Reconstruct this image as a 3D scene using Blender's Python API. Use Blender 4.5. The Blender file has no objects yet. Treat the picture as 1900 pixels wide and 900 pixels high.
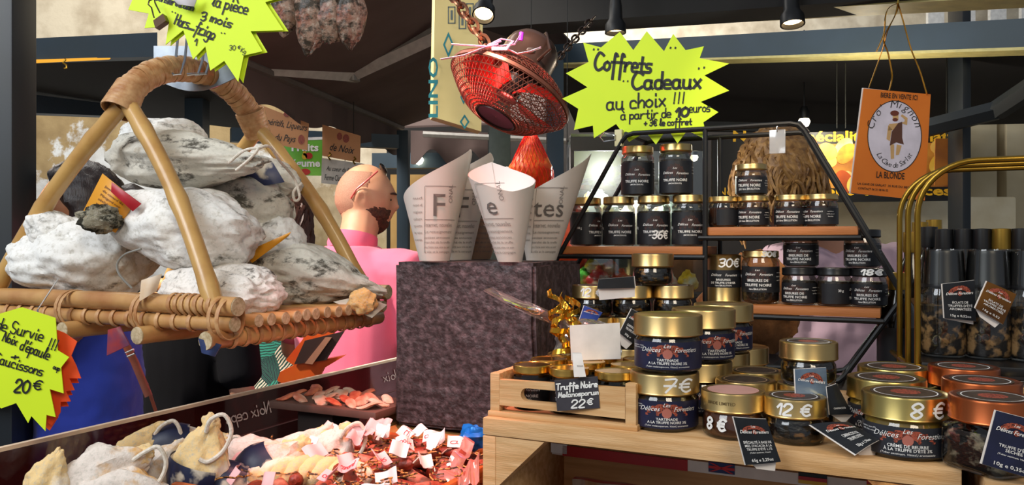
import bpy, bmesh, math, random
from mathutils import Vector, Matrix, noise, Euler
random.seed(7)
R = math.radians
SC = bpy.context.scene
COL = SC.collection
F, CX, CY, CZ = 1500.0, 950.0, 450.0, 1.5           # focal length in px of a 1900x900 frame; eye height

# ------------------------------------------------------------------ camera, world, lights
cam_d = bpy.data.cameras.new('camera'); cam = bpy.data.objects.new('camera', cam_d); COL.objects.link(cam)
cam.location = (0, 0, CZ); cam.rotation_euler = (R(90), 0, 0)
cam_d.sensor_width = 36; cam_d.lens = 36*F/1900; cam_d.clip_start = .02; cam_d.clip_end = 100
SC.camera = cam
SC.view_settings.view_transform = 'Standard'; SC.view_settings.look = 'None'
SC.view_settings.gamma = 1; SC.view_settings.use_curve_mapping = False
SC.view_settings.exposure = 0.35
try: SC.cycles.use_denoising = True
except Exception: pass
try:
    SC.cycles.transparent_max_bounces = 24; SC.cycles.max_bounces = 8
except Exception: pass

W = bpy.data.worlds.new('sky'); SC.world = W; W.use_nodes = True
bg = W.node_tree.nodes['Background']; bg.inputs[0].default_value = (.80, .88, 1, 1); bg.inputs[1].default_value = .22

def lamp(name, kind, loc, target, power, color=(1,1,1), size=.3, size_y=None, spot=60, blend=.4):
    d = bpy.data.lights.new(name, kind); o = bpy.data.objects.new(name, d); COL.objects.link(o)
    o.location = loc; d.energy = power; d.color = color
    v = Vector(target)-Vector(loc); o.rotation_euler = v.to_track_quat('-Z', 'Y').to_euler()
    if kind == 'AREA':
        d.size = size
        if size_y: d.shape = 'RECTANGLE'; d.size_y = size_y
    elif kind == 'SPOT': d.spot_size = R(spot); d.spot_blend = blend; d.shadow_soft_size = size
    elif kind == 'SUN': d.angle = R(3)
    else: d.shadow_soft_size = size
    return o
lamp('daylight_street', 'AREA', (-1.9, -.5, 3.1), (-.3, 1.3, 1.4), 47, (.90, .95, 1), 1.6)
lamp('daylight_hams', 'SPOT', (-1.5, -.3, 2.7), (-.55, 1.25, 1.5), 16, (.93, .97, 1), .25, spot=34)
lamp('daylight_stall', 'AREA', (.35, -.9, 2.6), (.25, 1.1, 1.2), 14, (1, .86, .66), .7)
lamp('sun_on_street', 'SPOT', (-3.6, .9, 5.2), (-.45, 2.45, 1.45), 2000, (1, .93, .82), .12, spot=24)
lamp('street_daylight_far', 'AREA', (-2.5, 3.6, 4.6), (-2.5, 6.5, 1.4), 170, (1, .95, .88), 2.5)
lamp('street_daylight_mid', 'AREA', (.3, 6.4, 4.4), (.5, 9, 2), 170, (1, .94, .85), 2.5)
lamp('meat_case_lamp', 'SPOT', (-.10, .85, 2.35), (-.13, 1.12, 1.16), 75, (1, .36, .30), .06, spot=26, blend=.6)
lamp('red_fan_fill', 'POINT', (-.012, 1.405, 1.752), (0, 0, 0), 1.0, (1, .06, .05), .02)  # added red point inside the cage; makes the fan look lit from below
lamp('fan_fill_spot', 'SPOT', (-.22, .95, 2.25), (-.02, 1.4, 1.80), 60, (1, .72, .62), .03, spot=20)  # added fill from the left to brighten the fan and its ribbons
lamp('stone_fill_spot', 'SPOT', (.18, .55, 2.35), (.43, 1.42, 1.36), 16, (1, .80, .55), .03, spot=18)  # added fill to brighten the front of the brown stone; no fixture
lamp('poster_lamp', 'POINT', (1.22, 2.9, 1.93), (0, 0, 0), 5, (1, .9, .7), .03)

# ------------------------------------------------------------------ pixel <-> world
def P(px, py, d): return Vector(((px-CX)/F*d, d, CZ-(py-CY)/F*d))
def on(px, py, z):                                   # the point of the horizontal plane z seen at a pixel
    return P(px, py, (CZ-z)*F/(py-CY))
ANG = R(-26); U = Vector((math.cos(ANG), math.sin(ANG), 0)); V = Vector((-math.sin(ANG), math.cos(ANG), 0)); Z = Vector((0, 0, 1))
O = Vector((-.033, .91, 0))                          # front left corner of the wooden crate
def S(u, v, z): return O + U*u + V*v + Z*z           # stall coordinates
TOP = CZ-.197                                        # crate top

# ------------------------------------------------------------------ materials
def lin(c):
    return tuple((x/12.92 if x <= .04045 else ((x+.055)/1.055)**2.4) for x in c)
def rgb(h): return lin(tuple(int(h[i:i+2], 16)/255 for i in (0, 2, 4)))
MATS = {}
def newmat(name):
    m = bpy.data.materials.new(name); m.use_nodes = True; nt = m.node_tree; nt.nodes.clear()
    out = nt.nodes.new('ShaderNodeOutputMaterial'); return m, nt, out
def node(nt, t, **kw):
    n = nt.nodes.new(t)
    for k, v in kw.items():
        if k.startswith('i_'):
            n.inputs[k[2:].replace('_', ' ')].default_value = v
        else: setattr(n, k, v)
    return n
def M(name, hx, rough=.55, metal=0, hx2=None, scale=30, bump=0, bscale=80, stretch=None, lo=.35, hi=.65, spec=.5, emit=0, sheen=0, sss=0, coat=0):
    if name in MATS: return MATS[name]
    m, nt, out = newmat(name); L = nt.links.new
    b = node(nt, 'ShaderNodeBsdfPrincipled'); L(b.outputs[0], out.inputs[0])
    b.inputs['Roughness'].default_value = rough; b.inputs['Metallic'].default_value = metal
    b.inputs['Specular IOR Level'].default_value = spec
    if sheen: b.inputs['Sheen Weight'].default_value = sheen
    if coat: b.inputs['Coat Weight'].default_value = coat
    if sss: b.inputs['Subsurface Weight'].default_value = sss; b.inputs['Subsurface Radius'].default_value = (.01, .004, .002)
    c1 = rgb(hx); c2 = rgb(hx2) if hx2 else tuple(x*.82 for x in c1)
    tc = node(nt, 'ShaderNodeTexCoord'); mp = node(nt, 'ShaderNodeMapping'); L(tc.outputs['Object'], mp.inputs[0])
    if stretch: mp.inputs['Scale'].default_value = stretch
    n = node(nt, 'ShaderNodeTexNoise'); n.inputs['Scale'].default_value = scale; n.inputs['Detail'].default_value = 5
    L(mp.outputs[0], n.inputs['Vector'])
    r = node(nt, 'ShaderNodeValToRGB'); r.color_ramp.elements[0].position = lo; r.color_ramp.elements[1].position = hi
    r.color_ramp.elements[0].color = (*c1, 1); r.color_ramp.elements[1].color = (*c2, 1)
    L(n.outputs[0], r.inputs[0]); L(r.outputs[0], b.inputs['Base Color'])
    if emit: L(r.outputs[0], b.inputs['Emission Color']); b.inputs['Emission Strength'].default_value = emit
    if bump:
        n2 = node(nt, 'ShaderNodeTexNoise'); n2.inputs['Scale'].default_value = bscale; n2.inputs['Detail'].default_value = 6
        L(mp.outputs[0], n2.inputs['Vector'])
        bp = node(nt, 'ShaderNodeBump'); bp.inputs['Strength'].default_value = bump; bp.inputs['Distance'].default_value = .004
        L(n2.outputs[0], bp.inputs['Height']); L(bp.outputs[0], b.inputs['Normal'])
    MATS[name] = m; return m
def GLASS(name, tint='ffffff', gloss=.12, rough=.03, milky=0, milk='ffffff'):
    if name in MATS: return MATS[name]
    m, nt, out = newmat(name); L = nt.links.new
    t = node(nt, 'ShaderNodeBsdfTransparent'); t.inputs[0].default_value = (*rgb(tint), 1)
    g = node(nt, 'ShaderNodeBsdfGlossy'); g.inputs['Roughness'].default_value = rough
    lw = node(nt, 'ShaderNodeLayerWeight'); lw.inputs[0].default_value = .35
    ma = node(nt, 'ShaderNodeMath', operation='MULTIPLY_ADD'); ma.inputs[1].default_value = .7; ma.inputs[2].default_value = gloss
    L(lw.outputs['Fresnel'], ma.inputs[0])
    mx = node(nt, 'ShaderNodeMixShader'); L(ma.outputs[0], mx.inputs[0]); L(t.outputs[0], mx.inputs[1]); L(g.outputs[0], mx.inputs[2])
    last = mx
    if milky:
        d = node(nt, 'ShaderNodeBsdfDiffuse'); d.inputs[0].default_value = (*rgb(milk), 1)
        m2 = node(nt, 'ShaderNodeMixShader'); m2.inputs[0].default_value = milky
        L(mx.outputs[0], m2.inputs[1]); L(d.outputs[0], m2.inputs[2]); last = m2
    L(last.outputs[0], out.inputs[0]); MATS[name] = m; return m
def EMIT(name, hx, s):
    if name in MATS: return MATS[name]
    m, nt, out = newmat(name); e = node(nt, 'ShaderNodeEmission'); e.inputs[0].default_value = (*rgb(hx), 1); e.inputs[1].default_value = s
    nt.links.new(e.outputs[0], out.inputs[0]); MATS[name] = m; return m
def HAM(name, base='f4f2ec', dark='55534a', tan='b58a4e', amt=.60, tanamt=.66, scale=9, rough=.9):
    # dry-cured skin: white bloom of mould, grey-green patches and tan bare fat
    if name in MATS: return MATS[name]
    m, nt, out = newmat(name); L = nt.links.new
    b = node(nt, 'ShaderNodeBsdfPrincipled'); b.inputs['Roughness'].default_value = rough; L(b.outputs[0], out.inputs[0])
    b.inputs['Specular IOR Level'].default_value = .25
    tc = node(nt, 'ShaderNodeTexCoord')
    def nz(s, det=8, ro=.62, st=(1, 1, 1), off=0):
        mp = node(nt, 'ShaderNodeMapping'); mp.inputs['Scale'].default_value = st; mp.inputs['Location'].default_value = (off, off*.7, -off)
        L(tc.outputs['Object'], mp.inputs[0])
        n = node(nt, 'ShaderNodeTexNoise'); n.inputs['Scale'].default_value = s; n.inputs['Detail'].default_value = det; n.inputs['Roughness'].default_value = ro
        L(mp.outputs[0], n.inputs['Vector']); return n
    def ramp(n, a, c):
        r = node(nt, 'ShaderNodeValToRGB'); r.color_ramp.elements[0].position = a; r.color_ramp.elements[1].position = c; L(n.outputs[0], r.inputs[0]); return r
    def mix(fac, c1, c2):
        x = node(nt, 'ShaderNodeMix', data_type='RGBA'); L(fac.outputs[0], x.inputs[0])
        for i, c in ((6, c1), (7, c2)):
            if isinstance(c, str): x.inputs[i].default_value = (*rgb(c), 1)
            else: L(c.outputs[2], x.inputs[i])
        return x
    fine = mix(ramp(nz(scale*14, 4, .7), .50, .78), base, 'b9b4a8')
    t_ = mix(ramp(nz(scale*.8, 5, .6, (1, 1, 1), 3.1), tanamt, tanamt+.08), fine, tan)
    d_ = mix(ramp(nz(scale*1.6, 9, .74, (1, 1, 1.6), 7.7), amt, amt+.09), t_, dark)
    L(d_.outputs[2], b.inputs['Base Color'])
    bp = node(nt, 'ShaderNodeBump'); bp.inputs['Strength'].default_value = .55; bp.inputs['Distance'].default_value = .006
    L(nz(scale*4, 6, .6).outputs[0], bp.inputs['Height']); L(bp.outputs[0], b.inputs['Normal'])
    MATS[name] = m; return m

black_metal = M('black_metal', '17181a', .45, .3)
ink = M('black_ink', '14150f', .6)
white_ink = M('white_ink', 'f4f4f2', .5)
gold = M('gold_lid', 'c9ae78', .33, 1, 'bfa36a', 12)
brass = M('brass_tube', '9c7a2e', .3, .9, '8a6a22', 20)
copper = M('copper_lid', 'c0693f', .30, 1, 'b05c34', 12)
blacklid = M('black_lid', '121214', .3)
jglass = GLASS('jar_glass', 'f2f2ee', .05)
fluo = M('fluorescent_yellow_card', 'd8f417', .6, 0, 'd2ee1a', 6)
fluor = M('fluorescent_orange_card', 'ff5a1a', .6, 0, 'f24a10', 6)
white_card = M('white_card', 'efe9e4', .7)
blk_card = M('black_card', '15171b', .35, 0, '1d2025', 60)
navy_lab = M('navy_label', '181b33', .4, 0, '1d2140', 60)
slate_lab = M('slate_label', '24272e', .4, 0, '2b2e36', 60)
black_lab = M('black_label', '131419', .45, 0, '191b20', 60)
emb = M('truffle_emblem', 'a04a34', .6, 0, '4a1c16', 600, lo=.48, hi=.60)
emb_dim = M('dim_emblem', '41201b', .6, 0, '1c1213', 700, lo=.42, hi=.55)
emb_c = M('truffle_core', 'b56a5c', .6)
pine = M('pine_wood', 'd9b382', .6, 0, 'c0915c', 9, .15, 40, (1, 14, 14))
shelf_w = M('shelf_wood', 'b5703a', .55, 0, 'a5622f', 10, .1, 60, (1, 12, 12))
cane = M('rattan_cane', 'cfa468', .40, 0, '96562c', 11, .25, 60, lo=.35, hi=.75, coat=.2)
cane_end = M('rattan_cut_end', 'cdbb9a', .8, 0, 'a8926c', 200)
band = M('rattan_band', 'cda373', .5, 0, 'a97445', 60, .2, 120)
cord_m = M('cotton_cord', 'e6ded2', .9, 0, 'cfc4b2', 300)
beam_m = M('beam_blue_grey', '3a4c5a', .5, 0, '35454f', 5)
beam_d = M('beam_dark', '1b232b', .5, 0, '171d22', 5)
dark = M('dark_void_fabric', '0d0b0b', .9)
awn = M('awning_cloth', '65534e', .9, 0, '5a4944', 4)
alu = M('awning_aluminium', 'c9c4bc', .45, .2)
lit_edge = EMIT('lit_lip_glow', 'ffe27a', .9)  # glow of a lit metal lip, put in as emission

# ------------------------------------------------------------------ mesh builder
class MB:
    def __init__(s): s.v = []; s.f = []
    def add(s, vs, fs, mat=None):
        k = len(s.v)
        s.v += [tuple(mat @ Vector(p)) if mat else tuple(p) for p in vs]
        s.f += [tuple(i+k for i in f) for f in fs]; return s
    def box(s, c, d, mat=None, bev=0):
        x, y, z = d[0]/2, d[1]/2, d[2]/2
        if not bev:
            vs = [(c[0]+i*x, c[1]+j*y, c[2]+k*z) for k in (-1, 1) for j in (-1, 1) for i in (-1, 1)]
            return s.add(vs, [(0, 2, 3, 1), (4, 5, 7, 6), (0, 1, 5, 4), (2, 6, 7, 3), (0, 4, 6, 2), (1, 3, 7, 5)], mat)
        b = bmesh.new(); bmesh.ops.create_cube(b, size=1)
        for v in b.verts: v.co = Vector((v.co.x*d[0], v.co.y*d[1], v.co.z*d[2]))
        bmesh.ops.bevel(b, geom=b.edges[:], offset=bev, segments=2, affect='EDGES', profile=.6)
        b.verts.index_update()
        s.add([v.co+Vector(c) for v in b.verts], [[v.index for v in f.verts] for f in b.faces], mat); b.free(); return s
    def lathe(s, prof, n=32, mat=None, ax=1, ay=1, cap=True):
        vs = []; fs = []
        for r, z in prof:
            for i in range(n):
                a = 2*math.pi*i/n; vs.append((r*math.cos(a)*ax, r*math.sin(a)*ay, z))
        for j in range(len(prof)-1):
            for i in range(n):
                fs.append((j*n+i, j*n+(i+1) % n, (j+1)*n+(i+1) % n, (j+1)*n+i))
        if not cap: return s.add(vs, fs, mat)
        if prof[0][0] > 1e-6: fs.append(tuple(reversed(range(n))))
        if prof[-1][0] > 1e-6: fs.append(tuple((len(prof)-1)*n+i for i in range(n)))
        return s.add(vs, fs, mat)
    def tube(s, path, r, n=8, cap=True, closed=False, flat=1):
        path = [Vector(p) for p in path]; m = len(path)
        rr = r if isinstance(r, (list, tuple)) else [r]*m
        vs = []; fs = []; up = None
        for i, p in enumerate(path):
            if closed: t = (path[(i+1) % m]-path[i-1])
            else: t = path[min(i+1, m-1)]-path[max(i-1, 0)]
            t = t.normalized() if t.length > 1e-9 else Vector((0, 0, 1))
            if up is None: up = Vector((0, 0, 1)) if abs(t.z) < .9 else Vector((1, 0, 0))
            a = t.cross(up)
            a = a.normalized() if a.length > 1e-6 else t.orthogonal().normalized()
            b = a.cross(t).normalized(); up = b
            for k in range(n):
                q = 2*math.pi*k/n; vs.append(p+a*math.cos(q)*rr[i]+b*math.sin(q)*rr[i]*flat)
        for i in range(m if closed else m-1):
            j = (i+1) % m
            for k in range(n): fs.append((i*n+k, i*n+(k+1) % n, j*n+(k+1) % n, j*n+k))
        if cap and not closed: fs += [tuple(reversed(range(n))), tuple((m-1)*n+k for k in range(n))]
        return s.add(vs, fs)
    def slab(s, pts, off):                           # closed polygon with real thickness; off = thickness vector
        n = len(pts); off = Vector(off); a = [Vector(p) for p in pts]
        from mathutils.geometry import tessellate_polygon
        tri = tessellate_polygon([a])
        vs = a+[p+off for p in a]; fs = []
        for t in tri: fs.append(tuple(t)); fs.append(tuple(i+n for i in reversed(t)))
        for i in range(n): fs.append((i, (i+1) % n, n+(i+1) % n, n+i))
        return s.add(vs, fs)
    def grid(s, fn, nu, nv, thick=None):             # surface fn(u,v), optionally given thickness along fn's own offset vector
        vs = [fn(i/nu, j/nv) for j in range(nv+1) for i in range(nu+1)]
        fs = [(j*(nu+1)+i, j*(nu+1)+i+1, (j+1)*(nu+1)+i+1, (j+1)*(nu+1)+i) for j in range(nv) for i in range(nu)]
        if thick:
            t = Vector(thick); k = len(vs); vs2 = [Vector(p)+t for p in vs]
            fs = fs+[tuple(i+k for i in reversed(f)) for f in fs]
            bd = [i for i in range(nu+1)]+[j*(nu+1)+nu for j in range(1, nv+1)]+[nv*(nu+1)+i for i in range(nu-1, -1, -1)]+[j*(nu+1) for j in range(nv-1, 0, -1)]
            for a_, b_ in zip(bd, bd[1:]+bd[:1]): fs.append((a_, b_, b_+k, a_+k))
            vs = list(vs)+vs2
        return s.add(vs, fs)
    def blob(s, c, rad, seed=0, amp=.18, fr=1.6, nu=36, nv=22, rot=None, shape=None, amp2=.05, amp3=0):
        vs = []; fs = []; rot = rot or Matrix.Identity(3); c = Vector(c)
        for j in range(nv+1):
            th = math.pi*j/nv
            for i in range(nu):
                ph = 2*math.pi*i/nu
                d = Vector((math.sin(th)*math.cos(ph), math.sin(th)*math.sin(ph), math.cos(th)))
                k = 1+amp*noise.noise(d*fr+Vector((seed*7.3, seed*1.7, seed)))+amp2*noise.noise(d*fr*3.5+Vector((seed, 0, seed*3)))+(amp3*noise.noise(d*fr*8+Vector((0, seed, seed)))-amp3*abs(noise.noise(d*fr*4.2+Vector((seed*2, seed, 0))))*1.2 if amp3 else 0)
                p = Vector((d.x*rad[0], d.y*rad[1], d.z*rad[2]))*k
                if shape: p = shape(p, d)
                vs.append(c+rot @ p)
        for j in range(nv):
            for i in range(nu): fs.append((j*nu+i, (j+1)*nu+i, (j+1)*nu+(i+1) % nu, j*nu+(i+1) % nu))
        return s.add(vs, fs)
    def build(s, name, mat, parent=None, smooth=True, angle=40, weld=False):
        me = bpy.data.meshes.new(name); me.from_pydata(s.v, [], s.f)
        if weld:
            b = bmesh.new(); b.from_mesh(me); bmesh.ops.remove_doubles(b, verts=b.verts[:], dist=1e-6); bmesh.ops.recalc_face_normals(b, faces=b.faces[:]); b.to_mesh(me); b.free()
        if smooth:
            me.polygons.foreach_set('use_smooth', [True]*len(me.polygons))
            try: me.set_sharp_from_angle(angle=R(angle))
            except Exception: pass
        me.materials.append(mat); me.update()
        o = bpy.data.objects.new(name, me); COL.objects.link(o)
        if parent: o.parent = parent
        return o
def tag(o, label=None, cat=None, group=None, kind=None):
    if label: o['label'] = label
    if cat: o['category'] = cat
    if group: o['group'] = group
    if kind: o['kind'] = kind
    return o
def empty(name, label, cat, loc=(0, 0, 0), rz=0, group=None):
    o = bpy.data.objects.new(name, None); COL.objects.link(o); o.empty_display_size = .02
    o.location = loc; o.rotation_euler = (0, 0, rz); return tag(o, label, cat, group)
def dup(root, loc, rz, label=None, group=None, skip=()):
    r = root.copy(); COL.objects.link(r); r.location = loc; r.rotation_euler = (0, 0, rz)
    if label: r['label'] = label
    if group: r['group'] = group
    for ch in list(root.children):
        if ch.name.split('.')[0] in skip: continue
        c = ch.copy(); COL.objects.link(c); c.parent = r
        for g in ch.children:
            d = g.copy(); COL.objects.link(d); d.parent = c
    return r

# ------------------------------------------------------------------ lettering
GL = {'a': '4h3i1i0h0f1e3e4f 4i4f5e', 'o': '2i0h0f2e4f4h2i', 'e': '0g4g4h3i1i0h0f1e4e', 'f': '4l3m2l2a 0i4i', 'r': '0i0e 0g2i4i',
 't': '2l2f3e4e 0i4i', 's': '4i1i0h1g3g4f3e0e', 'd': '4h3i1i0h0f1e3e4f 4m4e', 'u': '0i0f1e3e4f 4i4e5e', 'x': '0i4e 4i0e', 'c': '4h3i1i0h0f1e4e',
 'h': '0m0e 0g2i4h4e', 'i': '1i1e2e 1k1l', 'p': '0i0a 0h2i4h4f2e0f', 'l': '0f2k2m1m1f2e', 'n': '0i0e 0g2i4h4e', 'm': '0i0e 0h1i2h2e 2h4i5h5e',
 'v': '0i2e4i', 'g': '4h3i1i0h0f1e3e4f 4i4b2a0b', 'C': '6l4m2m0j0g2e4e6f', 'H': '0m0e 5m5e 0i5i', 'K': '0m0e 5m0i 0i5e', 'S': '5l3m1m0k1i4h5g4e1e0f',
 'N': '0e0m 0m5e 5e5m', 'T': '0m6m 3m3e', 'M': '0e1m 1m3g 3g5m 5m6e', 'L': '2m1e5e', 'B': '0m0e 0m4l4j0i4h5f0e', 'I': '0m0e', 'V': '0m2e4m', 'D': '0m0e 0m4k4g0e',
 'A': '0e2m4e 1h3h', 'E': '4m0m0e4e 0i3i', 'R': '0m0e 0m4l4j0i4e', 'O': '2m0k0g2e4g4k2m', 'P': '0m0e 0m4l4j0i',
 '0': '2m0k0g2e4g4k2m', '1': '0j2m2e', '2': '0k1m3m4k3i0e4e', '3': '0l2m4l3i1i 3i4g2e0f', '6': '4m1k0g1e3e4g3i0h', '7': '0m4m1e 0i4i',
 '8': '2i0k2m4k2i0g2e4g2i', '9': '0f3e4i4l2m0k1i4i', '5': '4m0m0i3i4g2e0f', '€': '5l3m1k1g3e5f 0j4j 0h4h', '!': '1m1g 1e1f', '+': '2j2f 0h4h', "'": '1m1k', '"': '0m0l 2m2l',
 'é': '0g4g4h3i1i0h0f1e4e 2k3m', 'è': '0g4g4h3i1i0h0f1e4e 3k1m', 'à': '4h3i1i0h0f1e3e4f 4i4f5e 3k1m', '=': '0h4h 0g4g', '-': '0g4g', ',': '1e0c', '.': '1e1f'}
def hand(text, slant=.12):
    out = []; x = 0
    for ch in text:
        if ch == ' ': x += 3.2; continue
        g = GL.get(ch)
        if not g: continue
        w = 0
        for st in g.split():
            pts = [(int(st[i]), ord(st[i+1])-101) for i in range(0, len(st), 2)]
            w = max(w, max(p[0] for p in pts))
            q = [(x+a+slant*b, b) for a, b in pts]
            if len(q) > 2:
                c = []
                for i in range(len(q)-1):
                    p0 = Vector(q[max(i-1, 0)]); p1 = Vector(q[i]); p2 = Vector(q[i+1]); p3 = Vector(q[min(i+2, len(q)-1)])
                    for k in range(4):
                        t = k/4
                        c.append(.5*((2*p1)+(p2-p0)*t+(2*p0-5*p1+4*p2-p3)*t*t+(3*p1-p0-3*p2+p3)*t*t*t))
                q = c+[Vector(q[-1])]
            out.append([Vector(p) for p in q])
        x += w+1.5
    return out, max(x-1.5, 1)
def strokes_mesh(strokes, w):                        # flat ribbons in 2D
    vs = []; fs = []
    for st in strokes:
        n = len(st); k = len(vs); st = list(st)
        d0 = (st[1]-st[0]); d1 = (st[-1]-st[-2])
        if d0.length > 0: st[0] = st[0]-d0.normalized()*w*.4
        if d1.length > 0: st[-1] = st[-1]+d1.normalized()*w*.4
        for i in range(n):
            t = st[min(i+1, n-1)]-st[max(i-1, 0)]
            t = t.normalized() if t.length > 1e-9 else Vector((1, 0))
            nn = Vector((-t.y, t.x))*w/2
            vs += [st[i]+nn, st[i]-nn]
        for i in range(n-1): fs.append((k+2*i, k+2*i+1, k+2*i+3, k+2*i+2))
    return vs, fs
TXT = {}
def printed(text, bold=0, shear=0, space=1.0):
    key = (text, bold, shear, space)
    if key not in TXT:
        c = bpy.data.curves.new('t', 'FONT'); c.body = text; c.size = 1; c.shear = shear; c.space_character = space; c.resolution_u = 2
        c.offset = bold
        o = bpy.data.objects.new('t', c); COL.objects.link(o); bpy.context.view_layer.update()
        me = bpy.data.meshes.new_from_object(o.evaluated_get(bpy.context.evaluated_depsgraph_get()))
        vs = [Vector(v.co[:2]) for v in me.vertices]; fs = [tuple(p.vertices) for p in me.polygons]
        bpy.data.objects.remove(o); bpy.data.curves.remove(c); bpy.data.meshes.remove(me)
        x0 = min(v.x for v in vs); x1 = max(v.x for v in vs)
        TXT[key] = ([Vector((v.x-x0, v.y)) for v in vs], fs, x1-x0)
    return TXT[key]
def lay(mb, mapf, vs, fs): mb.add([mapf(p.x, p.y) for p in vs], fs)
def put_print(mb, mapf, text, cx, y, width=None, size=None, bold=.01, shear=0, xs=1, rot=0):
    vs, fs, w = printed(text, bold, shear); k = size if size else width/w
    kx = width/w if width else k*xs
    c_, s_ = math.cos(rot), math.sin(rot); out = []
    for v in vs:
        a, b = (v.x-w/2)*kx, v.y*k; out.append(Vector((cx+a*c_-b*s_, y+a*s_+b*c_)))
    lay(mb, mapf, out, fs)
def put_hand(mb, mapf, text, x0, y, width, height, w, rot=0, slant=.12):   # height = cap height; x0 = left end
    st, tw = hand(text, slant); kx = width/tw; ky = height/8
    c_, s_ = math.cos(rot), math.sin(rot)
    st = [[Vector((x0+p.x*kx*c_-p.y*ky*s_, y+p.x*kx*s_+p.y*ky*c_)) for p in q] for q in st]
    lay(mb, mapf, *strokes_mesh(st, w))
def cyl(R_, zoff=0, eps=.0004):                      # wrap onto a cylinder facing -Y
    return lambda x, y: ((R_+eps)*math.sin(x/R_), -(R_+eps)*math.cos(x/R_), y+zoff)
class Sheet:                                         # a flat sheet standing at its own place in space
    def __init__(s, o, n): s.o = Vector(o); s.n = Vector(n).normalized()
    def at(s, px, py, lift=0):
        d = Vector(((px-CX)/F, 1, -(py-CY)/F)); c = Vector((0, 0, CZ)); oo = s.o+s.n*lift
        t = (oo-c).dot(s.n)/d.dot(s.n); return c+d*t
    def map(s, lift=.0006): return lambda x, y: s.at(x, -y, lift)   # x, -y in photo px
def wall_tex(name, a, b, cc, zsplit):
    m, nt, out = newmat(name); L = nt.links.new
    bs = node(nt, 'ShaderNodeBsdfPrincipled'); bs.inputs['Roughness'].default_value = .95; L(bs.outputs[0], out.inputs[0])
    tc = node(nt, 'ShaderNodeTexCoord'); sp = node(nt, 'ShaderNodeSeparateXYZ'); L(tc.outputs['Object'], sp.inputs[0])
    n = node(nt, 'ShaderNodeTexNoise'); n.inputs['Scale'].default_value = 2.2; n.inputs['Detail'].default_value = 9; n.inputs['Roughness'].default_value = .65; L(tc.outputs['Object'], n.inputs['Vector'])
    ma = node(nt, 'ShaderNodeMath', operation='MULTIPLY_ADD'); ma.inputs[1].default_value = 1.5; L(n.outputs[0], ma.inputs[0]); L(sp.outputs['Z'], ma.inputs[2])
    r = node(nt, 'ShaderNodeValToRGB'); L(ma.outputs[0], r.inputs[0])
    mr = node(nt, 'ShaderNodeMapRange'); mr.inputs[1].default_value = zsplit-1.2+.75; mr.inputs[2].default_value = zsplit+1.2+.75; L(ma.outputs[0], mr.inputs[0]); L(mr.outputs[0], r.inputs[0])
    e = r.color_ramp.elements; e[0].position = 0; e[0].color = (*rgb(cc), 1); e[1].position = 1; e[1].color = (*rgb(a), 1)
    for pos, c in ((.30, cc), (.33, b), (.5, b), (.52, a)):
        x = e.new(pos); x.color = (*rgb(c), 1)
    n2 = node(nt, 'ShaderNodeTexNoise'); n2.inputs['Scale'].default_value = 5; n2.inputs['Detail'].default_value = 8; L(tc.outputs['Object'], n2.inputs['Vector'])
    r2 = node(nt, 'ShaderNodeValToRGB'); L(n2.outputs[0], r2.inputs[0]); r2.color_ramp.elements[0].position = .35; r2.color_ramp.elements[0].color = (.6, .55, .5, 1); r2.color_ramp.elements[1].position = .6; r2.color_ramp.elements[1].color = (1, 1, 1, 1)
    mx = node(nt, 'ShaderNodeMix', data_type='RGBA', blend_type='MULTIPLY'); mx.inputs[0].default_value = .8; L(r.outputs[0], mx.inputs[6]); L(r2.outputs[0], mx.inputs[7])
    L(mx.outputs[2], bs.inputs['Base Color'])
    bp = node(nt, 'ShaderNodeBump'); bp.inputs['Strength'].default_value = .5; bp.inputs['Distance'].default_value = .03; L(n.outputs[0], bp.inputs['Height']); L(bp.outputs[0], bs.inputs['Normal'])
    return m
# ================================================================== the setting
def struct(o, label=None): o['kind'] = 'structure'; return o
pave = M('paving_stone', '8d8579', .85, 0, '6f685e', 3, .3, 30)
struct(MB().box((0, 5, -.05), (24, 16, .1)).build('floor', pave))
struct(MB().box((-4.6, 6.65, 3.5), (5.4, .3, 7)).build('wall_left', wall_tex('peeling_plaster', 'c2b8a2', 'a08a62', 'd3d6d6', 2.70)))
stone = wall_tex('limestone_wall', 'e6dcc6', 'd0bf9f', 'c9b68f', 2.0)
struct(MB().box((3, 9.2, 4), (16, .4, 8)).build('wall_back', stone))
def bar(name, A, B, thick, mat, parent=None):        # beam seen end to end: (px, y_top, y_bottom, depth)
    a0, a1 = P(A[0], A[1], A[3]), P(A[0], A[2], A[3]); b0, b1 = P(B[0], B[1], B[3]), P(B[0], B[2], B[3])
    n = (b0-a0).cross(Z); n = n.normalized()*thick
    if n.y < 0: n = -n
    return MB().slab([a0, b0, b1, a1], n).build(name, mat, parent, smooth=False)
def post(name, px0, px1, d, mat, z0=0, z1=3.4, depth=.1):
    a = (px0-CX)/F*d; b = (px1-CX)/F*d
    return MB().box(((a+b)/2, d+depth/2, (z0+z1)/2), (b-a, depth, z1-z0), bev=.004).build(name, mat)
k = 1
for args in ((-60, 22, 1.9, beam_d), (342, 376, 4.2, beam_m, 0, 2.3), (736, 757, 4.6, beam_m, 0, 2.14), (907, 947, 3.45, M('post_green_grey', '4d5648', .5), 0, 2.25),
             (1015, 1046, 3.8, beam_m, 0, 2.36), (1786, 1802, 2.9, beam_d)):
    struct(post('trim_%d' % k, *args)); k += 1
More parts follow.
